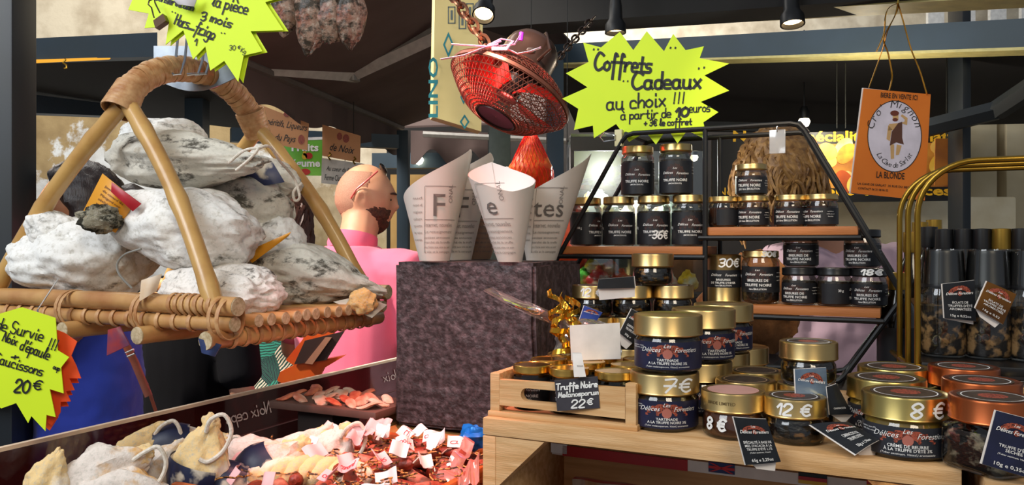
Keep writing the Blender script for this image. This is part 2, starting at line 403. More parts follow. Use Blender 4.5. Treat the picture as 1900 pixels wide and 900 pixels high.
for A, B, th, m in (((-80, 78, 114, 2.9), (292, 60, 105, 3.3), .08, beam_m), ((1000, 84, 118, 3.9), (1990, 29, 84, 2.6), .1, beam_m),
                    ((-60, 160, 205, 3.9), (205, 193, 215, 4.4), .1, beam_m), ((430, 236, 262, 4.0), (740, 250, 275, 4.4), .06, beam_m),
                    ((690, 284, 312, 5.6), (850, 283, 311, 5.6), .08, beam_m), ((1165, 222, 240, 4.4), (1640, 232, 246, 4.2), .06, beam_d),
                    ((893, -120, 52, 2.3), (1990, -260, -26, 1.5), .12, dark)):
    struct(bar('trim_%d' % k, A, B, th, m)); k += 1
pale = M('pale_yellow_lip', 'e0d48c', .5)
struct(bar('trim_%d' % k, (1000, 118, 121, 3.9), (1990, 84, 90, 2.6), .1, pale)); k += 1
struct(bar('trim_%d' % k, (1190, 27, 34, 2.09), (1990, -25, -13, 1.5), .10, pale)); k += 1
# market awnings: sloping cloth with real thickness
def cloth(name, label, pts, mat, th=.012, group=None):
    a, b, c, d = [Vector(p) for p in pts]
    n = (b-a).cross(d-a).normalized()*th
    o = MB().grid(lambda u, v: (a*(1-u)+b*u)*(1-v)+(d*(1-u)+c*u)*v+Vector((0, 0, -.02*math.sin(math.pi*u)*math.sin(math.pi*v))), 12, 8, n).build(name, mat)
    return tag(o, label, 'awning', group)
cloth('market_awning', 'dark cloth roof of the stall behind the wicker basket', [P(-60, 116, 3.1), P(420, 100, 3.4), P(500, 245, 5.2), P(-60, 180, 5.0)], dark)
cloth('market_awning', 'dark cloth roof over the confectionery stall at right', [P(1018, 121, 3.95), P(1990, 90, 2.72), P(1990, 228, 4.6), P(1075, 246, 6)], M('black_awning_cloth', '17131a', .9, 0, '120f13', 3))
# folding arm awning
A0, A1 = P(395, 90, 2.7), P(745, 236, 4.9)
aw = empty('folding_awning', 'wide brown grey folding awning with scalloped valance and pale bent arm', 'awning', A0)
def loc(o, root): return o
def cw(root, mb): root_l = root.location; mb.v = [tuple(Vector(p)-root_l) for p in mb.v]; return mb
B0, B1 = P(840, -150, 2.5), P(1075, 95, 4.6)
cw(aw, (m := MB())); m.grid(lambda u, v: (A0*(1-u)+A1*u)*(1-v)+(B0*(1-u)+B1*u)*v-Vector((0, 0, .03*math.sin(math.pi*v))), 16, 10, (0, 0, .01)); cw(aw, m).build('canopy', awn, aw)
m = MB(); m.tube([A0, A1], .022, 8); cw(aw, m).build('front_rail', M('awning_rail', '6a625c', .5), aw)
def val(u, v):
    p = A0*(1-u)+A1*u; h = .145+.02*math.sin(u*22)+.02*u
    return p-Vector((0, .03*v+.012*math.sin(u*40)*v, h*v))
m = MB(); m.grid(val, 90, 5, (0, .006, 0)); cw(aw, m).build('valance', awn, aw)
e0, e1, e2 = P(452, 118, 3.0), P(655, 136, 3.5), P(835, 52, 3.2)
for q, (a, b) in enumerate(((e0, e1), (e1, e2))):
    m = MB(); m.tube([a, b], .028, 4, flat=1.3); cw(aw, m).build('arm', alu, aw)
m = MB(); m.tube([e1-Z*.035, e1+Z*.035], .03, 10); cw(aw, m).build('elbow', M('elbow_grey', '8d8983', .4, .3), aw)
fa = empty('market_awning', 'small grey scalloped awning far behind the paper cones', 'awning', P(900, 240, 5.2))
fo = Vector(fa.location)
q4 = [P(740, 238, 5.2)-fo, P(1010, 228, 5.2)-fo, P(1010, 135, 6.3)-fo, P(735, 130, 6.3)-fo]
MB().grid(lambda u, v: (q4[0]*(1-u)+q4[1]*u)*(1-v)+(q4[3]*(1-u)+q4[2]*u)*v, 12, 8, (0, 0, .012)).build('canopy', awn, fa)
def val2(u, v):
    a = P(762, 242, 5.19)*(1-u)+P(905, 246, 5.19)*u
    return a-Vector((0, .05*math.sin(u*9)*v, (.17+.05*math.sin(u*13+1))*v))-fo
MB().grid(val2, 40, 6, (0, .01, 0)).build('valance', awn, fa)
MB().tube([P(785, 249, 5.05)-fo, P(1050, 262, 5.05)-fo], .02, 6).build('arm', alu, fa)
da = empty('folded_awning', 'dark folded awning arm with bent elbow at the right edge', 'awning arm', P(1850, 205, 2.75))
do = Vector(da.location)
MB().tube([P(1690, 245, 2.9)-do, P(1850, 205, 2.75)-do], .035, 6).build('lower_arm', beam_d, da)
MB().tube([P(1850, 205, 2.75)-do, P(1990, 112, 2.45)-do], .035, 6).build('upper_arm', beam_d, da)
# stone pieces and panels far behind
tag(MB().box((.0, 0, 0), (.62, .03, 2.02)).build('display_stand', M('tan_panel', 'c9a262', .7, 0, 'b58848', 4)), 'tan display board behind the bearded man', 'display board').location = (P(800, 385, 6.2).x, 6.2, 1.01)
for i, (x0, x1) in enumerate(((1800, 1850), (1868, 1990))):
    struct(post('trim_%d' % k, x0, x1, 5.0, M('pale_stone_pillar', 'cbbd9c', .9, 0, 'b7a682', 3, .2, 20), 0, 2.35, .4)); k += 1
struct(MB().box((-.62, 7.0, 1.4), (.9, .2, 2.8)).build('trim_%d' % k, dark)); k += 1
struct(MB().box((2.2, 7.6, 1.5), (5.2, .2, 3.1)).build('trim_%d' % k, M('stall_dark_panel', '221d1a', .8))); k += 1
tag(MB().box((0, 0, 0), (.75, .5, 1.69), bev=.01).build('market_counter', M('pale_counter', 'd8c9a2', .6, 0, 'f0e6c8', 6)), 'pale counter behind the bottles', 'counter').location = (P(1665, 418, 3.6).x, 3.6, .845)
# striped awning in the street
st = MB()
for i in range(5): st.box((i*.33, 0, 0), (.17, .05, .75))
st = st.build('striped_shutter', M('white_stripe', 'e9e9e6', .8), smooth=False); st.location = P(1735, 20, 8.6); tag(st, 'white striped panels on the stone wall at top right', 'shutter')

# ------------------------------------------------------------------ boards and printed signs hanging behind
def board(name, label, cat, poly, d, mat, th=.004, n=None, group=None, hang=0):
    c = Vector((0, 0, 0))
    xs = sum(p[0] for p in poly)/len(poly); ys = sum(p[1] for p in poly)/len(poly)
    o = P(xs, ys, d); n = Vector(n or (0, -1, 0)).normalized()
    sh = Sheet(o, n); root = empty(name, label, cat, o, 0, group)
    m = MB().slab([sh.at(*p) for p in poly], n*-th); cw(root, m).build('panel', mat, root, smooth=False)
    sh.root = root
    if hang:
        for px in (xs-8, xs+8): MB().tube([P(px, min(p[1] for p in poly), d)+Vector((0, .002, 0))-o, P(px, min(p[1] for p in poly), d)+Vector((0, .002, hang))-o], .002, 5).build('cord', ink, root)
    return sh
def ink_on(sh, name, mat, fn, lift=.0012):
    m = MB(); fn(m, sh.map(lift)); return cw(sh.root, m).build(name, mat, sh.root, smooth=False)
def ellipse(m, f, cx, cy, rx, ry, n=28, rot=0, lo=0, hi=2*math.pi):
    pts = [(cx+rx*math.cos(lo+(hi-lo)*i/n)*math.cos(rot)-ry*math.sin(lo+(hi-lo)*i/n)*math.sin(rot), cy+rx*math.cos(lo+(hi-lo)*i/n)*math.sin(rot)+ry*math.sin(lo+(hi-lo)*i/n)*math.cos(rot)) for i in range(n)]
    m.add([f(x, y) for x, y in pts], [tuple(range(n))])
def ring(m, f, cx, cy, rx, ry, w, n=48):
    vs = []
    for i in range(n):
        a = 2*math.pi*i/n
        vs += [f(cx+rx*math.cos(a), cy+ry*math.sin(a)), f(cx+(rx-w)*math.cos(a), cy+(ry-w)*math.sin(a))]
    m.add(vs, [(2*i, 2*i+1, (2*i+3) % (2*n), (2*i+2) % (2*n)) for i in range(n)])
kraft = M('kraft_sign', 'c08a5c', .7, 0, 'b57f52', 8)
s = board('hanging_sign', 'brown sign reading aperitifs and liqueurs behind the basket handle', 'sign', [(479, 193), (573, 229), (570, 279), (479, 262)], 3.4, kraft)
ink_on(s, 'lettering', ink, lambda m, f: (put_print(m, f, 'Apéritifs, Liqueurs', 528, -236, 84, size=17, shear=.3, rot=-.17), put_print(m, f, 'du Pays', 529, -262, 38, size=18, shear=.3, rot=-.12)))
ink_on(s, 'walnut_print', emb, lambda m, f: (ellipse(m, f, 559, -259, 6, 9), ellipse(m, f, 532, -212, 6, 5)))
s = board('hanging_sign', 'brown sign reading de Noix under the awning edge', 'sign', [(598, 231), (669, 252), (668, 302), (598, 289)], 3.6, kraft)
ink_on(s, 'lettering', ink, lambda m, f: put_print(m, f, 'de Noix', 634, -282, 46, size=19, shear=.3, rot=-.16))
ink_on(s, 'walnut_print', emb, lambda m, f: (ellipse(m, f, 630, -253, 5, 7), ellipse(m, f, 642, -257, 6, 8)))
s = board('hanging_sign', 'grey sign about the Perigord hooked below the brown one', 'sign', [(597, 293), (676, 304), (672, 347), (596, 340)], 3.6, M('grey_sign', 'b3aca0', .5))
ink_on(s, 'lettering', ink, lambda m, f: (put_print(m, f, 'Au coeur du Périgord', 637, -319, 64, size=12, shear=.25, rot=-.10), put_print(m, f, 'Ferme Cluzel - SON CAR', 637, -336, 70, size=15, shear=.1, rot=-.06)))
def hooks(m, f, xy):
    for x, y in (xy,): m.tube([f(x, -y+8), f(x+3, -y+4), f(x-2, -y), f(x+2, -y-6)], .004, 5)
for xy in ((611, 291), (657, 299)): ink_on(s, 'hook', brass, lambda m, f: hooks(m, f, xy))
s = board('price_board', 'green sign reading Fruits Légumes with fruit pictures', 'sign', [(526, 260), (598, 256), (597, 326), (526, 325)], 3.68, M('green_sign', '4aa52c', .5, 0, '8ad13a', 1.5), hang=.3)
ink_on(s, 'lettering', M('sign_white', 'ffffff', .5), lambda m, f: (put_print(m, f, 'Fruits', 566, -280, 50, size=19, bold=.03), put_print(m, f, 'Légume', 563, -309, 62, size=19, bold=.03), m.slab([f(526, -257), f(598, -254), f(598, -259), f(526, -262)], (0, .001, 0))))
ink_on(s, 'fruit_picture', M('print_red', 'c2281c', .6), lambda m, f: (ellipse(m, f, 573, -289, 7, 6), ellipse(m, f, 566, -319, 10, 6)))
ink_on(s, 'pear_picture', M('print_yellow', 'ecc637', .6), lambda m, f: (ellipse(m, f, 565, -290, 5, 6), ellipse(m, f, 565, -284, 3, 5)))
s = board('paper_notice', 'white paper notice behind the bearded man', 'notice', [(632, 345), (664, 346), (664, 400), (632, 398)], 3.95, M('notice_paper', 'cfc8d6', .8), hang=.5)
ink_on(s, 'lettering', M('grey_ink', '6d6674', .7), lambda m, f: [put_print(m, f, t, 648, -y, 24, size=6) for t, y in (('les noix', 358), ('Nos produits', 368), ('Sarlat', 378), ('de la ferme', 388))])
# cardboard carton panel
s = board('hanging_carton', 'pale cardboard carton hanging behind the fan with teal print', 'carton', [(808, -60), (897, -50), (893, 244), (803, 217)], 2.1, M('carton_board', 'd9c78a', .75, 0, 'cdb97c', 6), .05, (.25, -1, 0))
teal = M('teal_print', '1f7d86', .6)
def diam(m, f, cx, cy, a, b, w):
    for q in range(4):
        d = [(a, 0), (0, b), (-a, 0), (0, -b)]; p, r = d[q], d[(q+1) % 4]; kk = 1-w
        m.add([f(cx+p[0], -cy+p[1]), f(cx+r[0], -cy+r[1]), f(cx+r[0]*kk, -cy+r[1]*kk), f(cx+p[0]*kk, -cy+p[1]*kk)], [(0, 1, 2, 3)])
def carton(m, f):
    put_print(m, f, 'LINO', 812, -162, 112, size=24, rot=math.pi/2, bold=.02)
    diam(m, f, 832, 83, 10, 24, .35); diam(m, f, 862, 226, 9, 14, .4); diam(m, f, 860, 180, 6, 14, .45)
ink_on(s, 'lettering', teal, carton)
def icons(m, f):
    for x, y in ((838, 28), (858, 38), (872, 22)):
        for a, b, c, d in ((-7, -16, 7, -14), (-7, 14, 7, 16), (-7, -16, -5, 16), (5, -16, 7, 16), (-2, -9, 2, 9)):
            m.add([f(x+a, -y-b), f(x+c, -y-b), f(x+c, -y-d), f(x+a, -y-d)], [(0, 1, 2, 3)])
ink_on(s, 'handling_marks', M('grey_print', '5d6a6a', .6), icons)
# confectionery poster
s = board('shop_poster', 'black poster with macaron picture and yellow words behind the curly hair', 'poster', [(1322, 250), (1800, 238), (1800, 372), (1322, 378)], 3.1, M('poster_black', '0e0c0a', .5), .02, hang=.25)
ink_on(s, 'lettering', M('poster_yellow', 'f0b91f', .5, emit=.0), lambda m, f: (put_print(m, f, 'Noix et Spécialités de Sarlat', 1560, -262, 400, size=27, bold=.03), put_print(m, f, 'Macarons et Délices', 1596, -362, 340, size=24, bold=.03), put_print(m, f, 'No', 1346, -362, 28, size=20)))
def pic(m, f): m.add([f(1484, -268), f(1790, -264), f(1790, -346), f(1484, -350)], [(0, 1, 2, 3)])
ink_on(s, 'picture_ground', M('picture_brown', '8a4a1c', .6, 0, 'c98a34', 9), pic, .0009)
cols = ['e7b53b', 'd9862b', 'f0d060', '9a3d16', 'e0a050', 'b8521a', 'f3e0a0']
rnd = random.Random(3)
for i in range(26):
    x = 1490+rnd.random()*112 if i < 18 else 1700+rnd.random()*80; y = 270+rnd.random()*72
    ink_on(s, 'macaron_print', M('macaron_%d' % (i % 7), cols[i % 7], .6, 0, lin and cols[(i+2) % 7], 14), lambda m, f: ellipse(m, f, x, -y, 17+rnd.random()*6, 12+rnd.random()*4, rot=rnd.random()*3), .0012+.00012*i)
s = board('small_poster', 'small orange fruit poster to the right of the black poster', 'poster', [(1736, 257), (1796, 257), (1794, 342), (1734, 344)], 3.0, M('poster_brown', '7a4720', .6, 0, 'b06c25', 6), hang=.3)
# little framed print on the dark awning
s = board('framed_print', 'little framed print under the dark awning at right', 'print', [(1496, 120), (1562, 116), (1560, 139), (1495, 143)], 3.9, M('dull_frame', '6b5a4c', .6))
ink_on(s, 'picture', M('dull_print', '8a3f2a', .6, 0, '60503c', 14), lambda m, f: m.add([f(1501, -126), f(1557, -121), f(1555, -135), f(1500, -139)], [(0, 1, 2, 3)]))
for yy in (1.43, 1.62): struct(MB().tube([(-.75, yy, 2.06), (.45, yy, 2.06)], .010, 8).build('trim_%d' % k, black_metal)); k += 1
# lamps under the roofs
def spotlight(px, py, d, label, tilt=(0, -.25, -1), lit=1, r=.02, group='black ceiling spotlights'):
    root = empty('spotlight', label, 'spotlight', P(px, py, d), 0, group)
    q = Vector(tilt).to_track_quat('-Z', 'Y').to_matrix().to_4x4()
    MB().lathe([(r*.6, .07), (r*.75, .05), (r*.8, .02), (r*1.15, .008), (r*1.2, -.012), (r*1.05, -.012), (r*1.0, 0), (.001, .004)], 24, q).build('housing', black_metal, root)
    MB().lathe([(r*.98, -.002), (.001, -.001)], 20, q).build('bulb', EMIT('warm_bulb', 'ffd9a0', 5) if lit else M('dark_bulb', '4a4038', .3), root)
    MB().tube([(0, 0, .05), (0, 0, .16)], r*.45, 10).build('stem', black_metal, root)
    return root
spotlight(898, 22, 1.62, 'lit spotlight in black housing above the fan', (-.1, -.75, -1), 1, .019)
spotlight(1142, 52, 1.9, 'black spotlight just above the gift box sign', (0, -.05, -1), 1, .021)
spotlight(1470, 36, 1.75, 'black spotlight above the row of shelf jars at top right', (.0, -.2, -1), 1, .022)
def bulb(px, py, d, r, label, up=.3):
    root = empty('stall_lamp', label, 'lamp', P(px, py, d))
    MB().lathe([(.001, -r), (r*.7, -r*.7), (r, 0), (r*.7, r*.7), (.001, r)], 16).build('bulb', EMIT('bright_bulb', 'fff2cf', 9), root)
    MB().lathe([(r*.8, r*.5), (r*.9, r*1.6), (r*.5, r*2.6)], 16).build('socket', black_metal, root)
    MB().tube([(0, 0, r*2), (0, 0, up)], max(.003, r*.12), 6).build('stem', black_metal, root)
bulb(777, 297, 5.57, .034, 'lit round bulb behind the bald man', .08)
bulb(1492, 226, 3.7, .027, 'bright lamp above the macaron poster', .42)
bulb(1288, 292, 1.80, .009, 'small bright lamp inside the sweets case', .075)
bulb(1001, 245, 5.2, .001, 'tiny far lamp behind the fan') if 0 else None
m = bar('glowing_lip', (20, 112, 118, 2.98), (205, 106, 109, 3.2), .02, EMIT('amber_lip_glow', 'ffb640', .8)); tag(m, 'amber lit strip under the dark blue beam', 'light strip')  # lit edge of the beam's lip put in as emission; no lamp there
for x, y in ((28, 120), (121, 117)):
    dh = 2.985+.22*(x-20)/185; o = MB().tube([P(x, y-8, dh), P(x, y-6, dh-.012), P(x-4, y, dh-.014), P(x+2, y+4, dh-.014), P(x+3, y+9, dh-.014), P(x-2, y+10, dh-.014)], .004, 6).build('brass_hook', brass)
    tag(o, 'brass hook at the %s of the amber strip' % ('left end' if x < 60 else 'middle'), 'hook', 'brass hooks under the beam')
# ================================================================== people
def loft(m, rings, n=24):                            # rings: (x, y, z, rx, ry)
    vs = []; fs = []
    for x, y, z, rx, ry in rings:
        for i in range(n):
            a = 2*math.pi*i/n; ca, sa = math.cos(a), math.sin(a)
            e = .85
            vs.append((x+rx*math.copysign(abs(ca)**e, ca), y+ry*math.copysign(abs(sa)**e, sa), z))
    for j in range(len(rings)-1):
        for i in range(n): fs.append((j*n+i, j*n+(i+1) % n, (j+1)*n+(i+1) % n, (j+1)*n+i))
    fs += [tuple(reversed(range(n))), tuple((len(rings)-1)*n+i for i in range(n))]
    return m.add(vs, fs)
def limb(m, pts, rad, n=14):                         # smooth tapered limb through joints
    q = []; rr = []
    for i in range(len(pts)-1):
        p0, p1, p2, p3 = (Vector(pts[max(i-1, 0)]), Vector(pts[i]), Vector(pts[i+1]), Vector(pts[min(i+2, len(pts)-1)]))
        for k in range(5):
            t = k/5
            q.append(.5*((2*p1)+(p2-p0)*t*.6+(2*p1*-1.5+2*p2*1.5-(p2-p0)*.0-(p2-p0)*.6*1-(p3-p1)*.0)*0+Vector((0, 0, 0))) if False else p1.lerp(p2, t*t*(3-2*t)*.3+t*.7))
            rr.append(rad[i]*(1-t)+rad[i+1]*t)
    q.append(Vector(pts[-1])); rr.append(rad[-1])
    q = [q[0]-(q[1]-q[0]).normalized()*rr[0]*.5]+q+[q[-1]+(q[-1]-q[-2]).normalized()*rr[-1]*.5]; rr = [rr[0]*.6]+rr+[rr[-1]*.5]
    return m.tube(q, rr, n)
def fuse(o, vox, sm=6):                              # one continuous surface
    md = o.modifiers.new('fuse', 'REMESH'); md.mode = 'VOXEL'; md.voxel_size = vox; md.use_smooth_shade = True
    s2 = o.modifiers.new('soft', 'SMOOTH'); s2.factor = .5; s2.iterations = sm
    return o
def head_pt(th, ph):
    d = Vector((math.sin(th)*math.cos(ph), math.sin(th)*math.sin(ph), math.cos(th)))
    p = Vector((d.x*.076, d.y*.097, d.z*.118))
    f = max(0, -d.y)                                 # faces -Y
    def g(x, z, s): return math.exp(-(((d.x-x)/s)**2+((d.z-z)/s)**2))*(f > .05)
    if d.z < 0: p.x *= 1-.20*(-d.z)**1.5; p.y *= 1-.05*(-d.z)
    if d.y > 0 and d.z < -.2: p.y *= 1-.35*(-d.z-.2)
    p.y -= .026*math.exp(-((d.x/.13)**2+((d.z+.16)/.17)**2))*(f > 0)      # nose
    p.y -= .006*math.exp(-((d.x/.10)**2+((d.z-.06)/.15)**2))*(f > 0)      # bridge
    p.y -= .006*(g(.28, .20, .22)+g(-.28, .20, .22)+g(0, .2, .2))         # brow
    p.y += .010*(g(.33, .02, .14)+g(-.33, .02, .14))                      # eye sockets
    p.y -= .010*g(0, -.52, .22)                                           # lips
    p.y += .005*g(0, -.68, .12)
    p.y -= .016*g(0, -.84, .26)                                           # chin
    return p
def head(m, c, rot, k=1):
    nu, nv = 64, 48; vs = []; fs = []
    for j in range(nv+1):
        for i in range(nu): vs.append(Vector(c)+rot @ (head_pt(math.pi*j/nv, 2*math.pi*i/nu)*k))
    for j in range(nv):
        for i in range(nu): fs.append((j*nu+i, (j+1)*nu+i, (j+1)*nu+(i+1) % nu, j*nu+(i+1) % nu))
    m.add(vs, fs)
    for sx in (-1, 1):                               # ears
        def ear(t, a=0):
            return Vector(c)+rot @ (Vector((sx*(.073+.010*math.sin(t)), .012+.017*math.cos(t), -.008+.031*math.sin(t)))*k)
        m.tube([ear(2*math.pi*i/16) for i in range(16)], .0065*k, 8, closed=True)
        m.blob(Vector(c)+rot @ Vector((sx*.071, .012, -.01)), (.006, .014, .024), amp=0, nu=12, nv=8, rot=rot)
def hand_mesh(m, w, d, up, s=1, curl=.5, side=1):    # palm + five fingers, w wrist, d direction, up = palm normal
    d = Vector(d).normalized(); up = Vector(up).normalized(); a = d.cross(up).normalized()*side; up = a.cross(d).normalized()*side
    w = Vector(w); rot = Matrix((a, d, up)).transposed()
    m.blob(w+d*.045*s, (.040*s, .05*s, .015*s), amp=.05, nu=18, nv=12, rot=rot)
    for i, (x, ln) in enumerate(((-.03, .062), (-.01, .075), (.011, .080), (.031, .072))):
        p = w+d*.085*s+a*x*s; q = p+(d+up*.15*curl).normalized()*ln*.45*s; r2 = q+(d*.8-up*curl*.9).normalized()*ln*.35*s; e = r2+(d*.3-up*curl*1.4).normalized()*ln*.25*s
        m.tube([p-d*.02*s, p, q, r2, e], [.009*s, .0095*s, .0088*s, .008*s, .006*s], 8)
    t0 = w+d*.025*s-a*.032*s
    m.tube([t0, t0+(d*.7-a*.8)*.03*s, t0+(d*1.2-a*.8-up*.3)*.045*s, t0+(d*1.8-a*.6-up*.6)*.05*s], [.013*s, .012*s, .010*s, .007*s], 8)
hair_k = M('hair_black_brown', '1d1210', .45, 0, '2a1a16', 200, .3, 300, (1, 1, .15))
hair_b = M('hair_brown', '3a1f16', .45, 0, '512c1d', 200, .4, 260, (1, 1, .12))
hair_g = M('hair_curly_golden', '6d4a26', .5, 0, 'a37a44', 60, .5, 120)
def person(label, loc, rz, H, skin, yaw=0, tilt=0, armL=None, armR=None, female=False, vox=.008, sh=.19, lean=(0, 0, 0)):
    k = H/1.76; root = empty('person', label, 'person', loc, rz)
    m = MB(); K = lambda *p: Vector(p)*k
    w = .92 if female else 1.0
    loft(m, [(0, .01, z*k, a*k, b*k) for z, a, b in ((.80, .10, .09), (.86, .165, .115), (.95, .172, .12), (1.08, .142*w, .105), (1.20, .160*w, .112), (1.32, .178*w, .118), (1.40, .165*w, .10), (1.455, .10, .075), (1.50, .06, .06))])
    lean = Vector(lean)*k
    limb(m, [K(0, .02, 1.42)+lean*.2, K(0, .008, 1.52)+lean*.7, K(0, .0, 1.60)+lean], [.072*k, .063*k, .060*k])
    hr = Euler((tilt, 0, yaw)).to_matrix(); hc = K(0, -.015, 1.645)+lean
    head(m, hc, hr, k)
    for sx, arm in ((1, armL), (-1, armR)):
        S_ = K(sx*sh, .01, 1.40); arm = arm or [(sx*.25, .03, 1.12), (sx*.24, -.06, .87)]
        E, Wr = K(*arm[0]), K(*arm[1])
        limb(m, [K(sx*.10, .01, 1.40), S_, S_.lerp(E, .35), E, E.lerp(Wr, .3), Wr], [.06*k, .062*k, .05*k, .040*k, .040*k, .027*k])
        hand_mesh(m, Wr, (Wr-E), arm[2] if len(arm) > 2 else (-sx, 0, 0), k, .55, sx)
        limb(m, [K(sx*.09, .01, .92), K(sx*.10, .0, .75), K(sx*.10, -.005, .50), K(sx*.105, .02, .36), K(sx*.11, .02, .09)], [.10*k, .085*k, .058*k, .055*k, .038*k])
        m.blob(K(sx*.115, -.05, .04), (.045*k, .125*k, .04*k), amp=.05, nu=18, nv=12)
    body = fuse(m.build('body', skin, root), vox)
    for sx in (-1, 1):
        def onface(x, y, z, out=0):
            d = Vector((x, y, z)).normalized(); return hc+hr @ (head_pt(math.acos(d.z), math.atan2(d.y, d.x))*k+d*out)
        MB().blob(onface(sx*.34, -.93, .03, -.003), (.011*k, .007*k, .0055*k), amp=0, nu=16, nv=10, rot=hr).build('eye', M('eye_dark', '2a1a14', .2), root)
        MB().tube([onface(sx*(.14+.10*i), -.95+.03*i, .19+.02*math.sin(i*.8), .002) for i in range(5)], [.0025, .004, .004, .0035, .002], 6).build('eyebrow', hair_b, root)
    return root, k, hc, hr
def sleeve(m, k, sx, arm, frac=.75, grow=.014, sh=.19):
    S_ = Vector((sx*sh, .01, 1.40))*k; E = Vector(arm[0])*k
    p = S_.lerp(E, frac); q = S_.lerp(E, .35)
    limb(m, [Vector((sx*.09, .01, 1.40))*k, S_, q, p], [(.066+grow*.6)*k, (.064+grow)*k, (.055+grow)*k, (.052+grow*1.2)*k])
def folds(o, s=.02, size=.12):
    t = bpy.data.textures.new('folds', 'CLOUDS'); t.noise_scale = size
    d = o.modifiers.new('folds', 'DISPLACE'); d.texture = t; d.strength = s; d.mid_level = .5; return o
def hair_strands(root, name, mat, c, curves, r, n=6, parent=None):
    m = MB()
    for pts in curves: m.tube(pts, [r]*(len(pts)-1)+[r*.3], 5)
    return m.build(name, mat, root)
skin_l = M('skin_light', 'd9a07c', .5, 0, 'cf9070', 12, sss=.15)
skin_t = M('skin_tan', 'a8704c', .5, 0, '98603f', 12, sss=.12)
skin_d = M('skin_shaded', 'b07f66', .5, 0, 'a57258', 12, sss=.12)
def hair_cap(m, c, rot, k, grow=.012, front=-.2, low=-.35, amp=.05, seed=1, back=1.0):
    def shp(p, d):
        q = head_pt(math.acos(max(-1, min(1, d.z))), math.atan2(d.y, d.x))*k
        keep = max(0, min(1, (d.y-front+max(0, d.z)*.9)/.22))*max(0, min(1, (d.z-low)/.2))
        g = (grow*1.0+.006*noise.noise(d*9+Vector((seed, 0, 0))))*keep-.012*(1-keep)
        return q+d*g*(1+(back-1)*max(0, d.y))
    m.blob(c, (1, 1, 1), seed, 0, 1, 56, 40, rot, shp, 0)

# --- bald man in pink polo, back to us, head turned right
pk = M('pink_polo_pique', 'f06d86', .85, 0, 'ec6480', 8, .12, 500, sheen=.2)
mx, md = 690, 2.45
al, ar = [(.26, -.02, 1.13), (.20, -.22, 1.0)], [(-.26, -.02, 1.13), (-.20, -.22, 1.0)]
man, k, hc, hr = person('bald bearded man in pink polo shirt with sunglasses on his head', P(656, 450, 2.65)-Vector((0, 0, CZ)), R(157), 1.765, skin_l, R(-56), R(4), al, ar, sh=.205, lean=(0, -.05, -.005))
m = MB(); loft(m, [(0, .01, z*k, a*k, b*k) for z, a, b in ((.80, .185, .145), (.92, .188, .145), (1.08, .182, .138), (1.22, .195, .142), (1.34, .205, .140), (1.41, .185, .118), (1.455, .125, .095), (1.485, .085, .082))])
for sx, a in ((1, al), (-1, ar)): sleeve(m, k, sx, a, .78, .017, .205)
fuse(m.build('polo_shirt', pk, man), .008, 8)
m = MB()
m.lathe([(.078*k, 0), (.083*k, .018*k), (.079*k, .052*k), (.073*k, .052*k), (.074*k, .015*k)], 32, Matrix.Translation((0, .012*k, 1.468*k)) @ Matrix.Rotation(R(16), 4, 'X'), 1, .95, False)
m.build('collar', M('pink_collar', 'ef6f8c', .85, 0, 'e5607e', 8), man)
m = MB()
for sx in (-1, 1): limb(m, [Vector((sx*.085, .01, .93))*k, Vector((sx*.10, 0, .7))*k, Vector((sx*.10, 0, .48))*k, Vector((sx*.11, .02, .10))*k], [.125*k, .10*k, .08*k, .075*k])
fuse(m.build('trousers', M('dark_jeans', '1b1e2c', .8), man), .01)
# cropped hair shadow and beard: thin shells on the head
m = MB()
def shell(m, c, rot, k, test, grow, seed=0, nz=.002):
    nu, nv = 90, 70; idx = {}; vs = []; fs = []
    def pt(j, i):
        i %= nu
        if (j, i) not in idx:
            th, ph = math.pi*j/nv, 2*math.pi*i/nu
            d = Vector((math.sin(th)*math.cos(ph), math.sin(th)*math.sin(ph), math.cos(th)))
            w = test(d)
            idx[(j, i)] = len(vs); vs.append(Vector(c)+rot @ (head_pt(th, ph)*k+d*(grow*min(1, w)+nz*noise.noise(d*40+Vector((seed, 0, 0))) if w > 0 else -.004)))
        return idx[(j, i)]
    for j in range(nv):
        for i in range(nu):
            th, ph = math.pi*(j+.5)/nv, 2*math.pi*(i+.5)/nu
            d = Vector((math.sin(th)*math.cos(ph), math.sin(th)*math.sin(ph), math.cos(th)))
            if test(d) > -.25: fs.append((pt(j, i), pt(j+1, i), pt(j+1, i+1), pt(j, i+1)))
    m.add(vs, fs)
shell(m, hc, hr, k, lambda d: (min((d.y+.02+.25*d.z)*3, (.78-d.z)*2.5, (d.z+.50)*3)), .0012, 0, .0006)
m.build('cropped_hair', M('stubble_hair', 'b8846a', .7, 0, 'a27058', 420), man)
m = MB(); shell(m, hc, hr, k, lambda d: min((-.20-d.z-.10*abs(d.y+.5))*5, (.12-d.y)*4, (abs(d.x)-.26+max(0, -.56-d.z)*4)*6), .0045, 2, .004)
m.build('beard', M('beard_brown', '5b2f19', .7, 0, '3a1c10', 120, .5, 300), man)
m = MB()
for sx in (-1, 1):
    g = lambda x, y, z: hc+hr @ (Vector((x, y, z))*k)
    m.tube([g(sx*.074, .045, -.005), g(sx*.081, .03, .025), g(sx*.082, .0, .055), g(sx*.070, -.035, .092)], .0032, 8)
gl = M('sunglass_frame_coral', 'd4524a', .35)
sg = m.build('sunglasses', gl, man)
m = MB()
for sx in (-1, 1):
    m.blob(g(sx*.034, -.053, .105), (.030, .008, .020), amp=0, nu=20, nv=12, rot=hr @ Euler((R(-38), 0, 0)).to_matrix())
m.tube([g(-.012, -.06, .108), g(.012, -.06, .108)], .003, 6)
m.build('lens', M('sunglass_lens', '12100f', .1), sg)

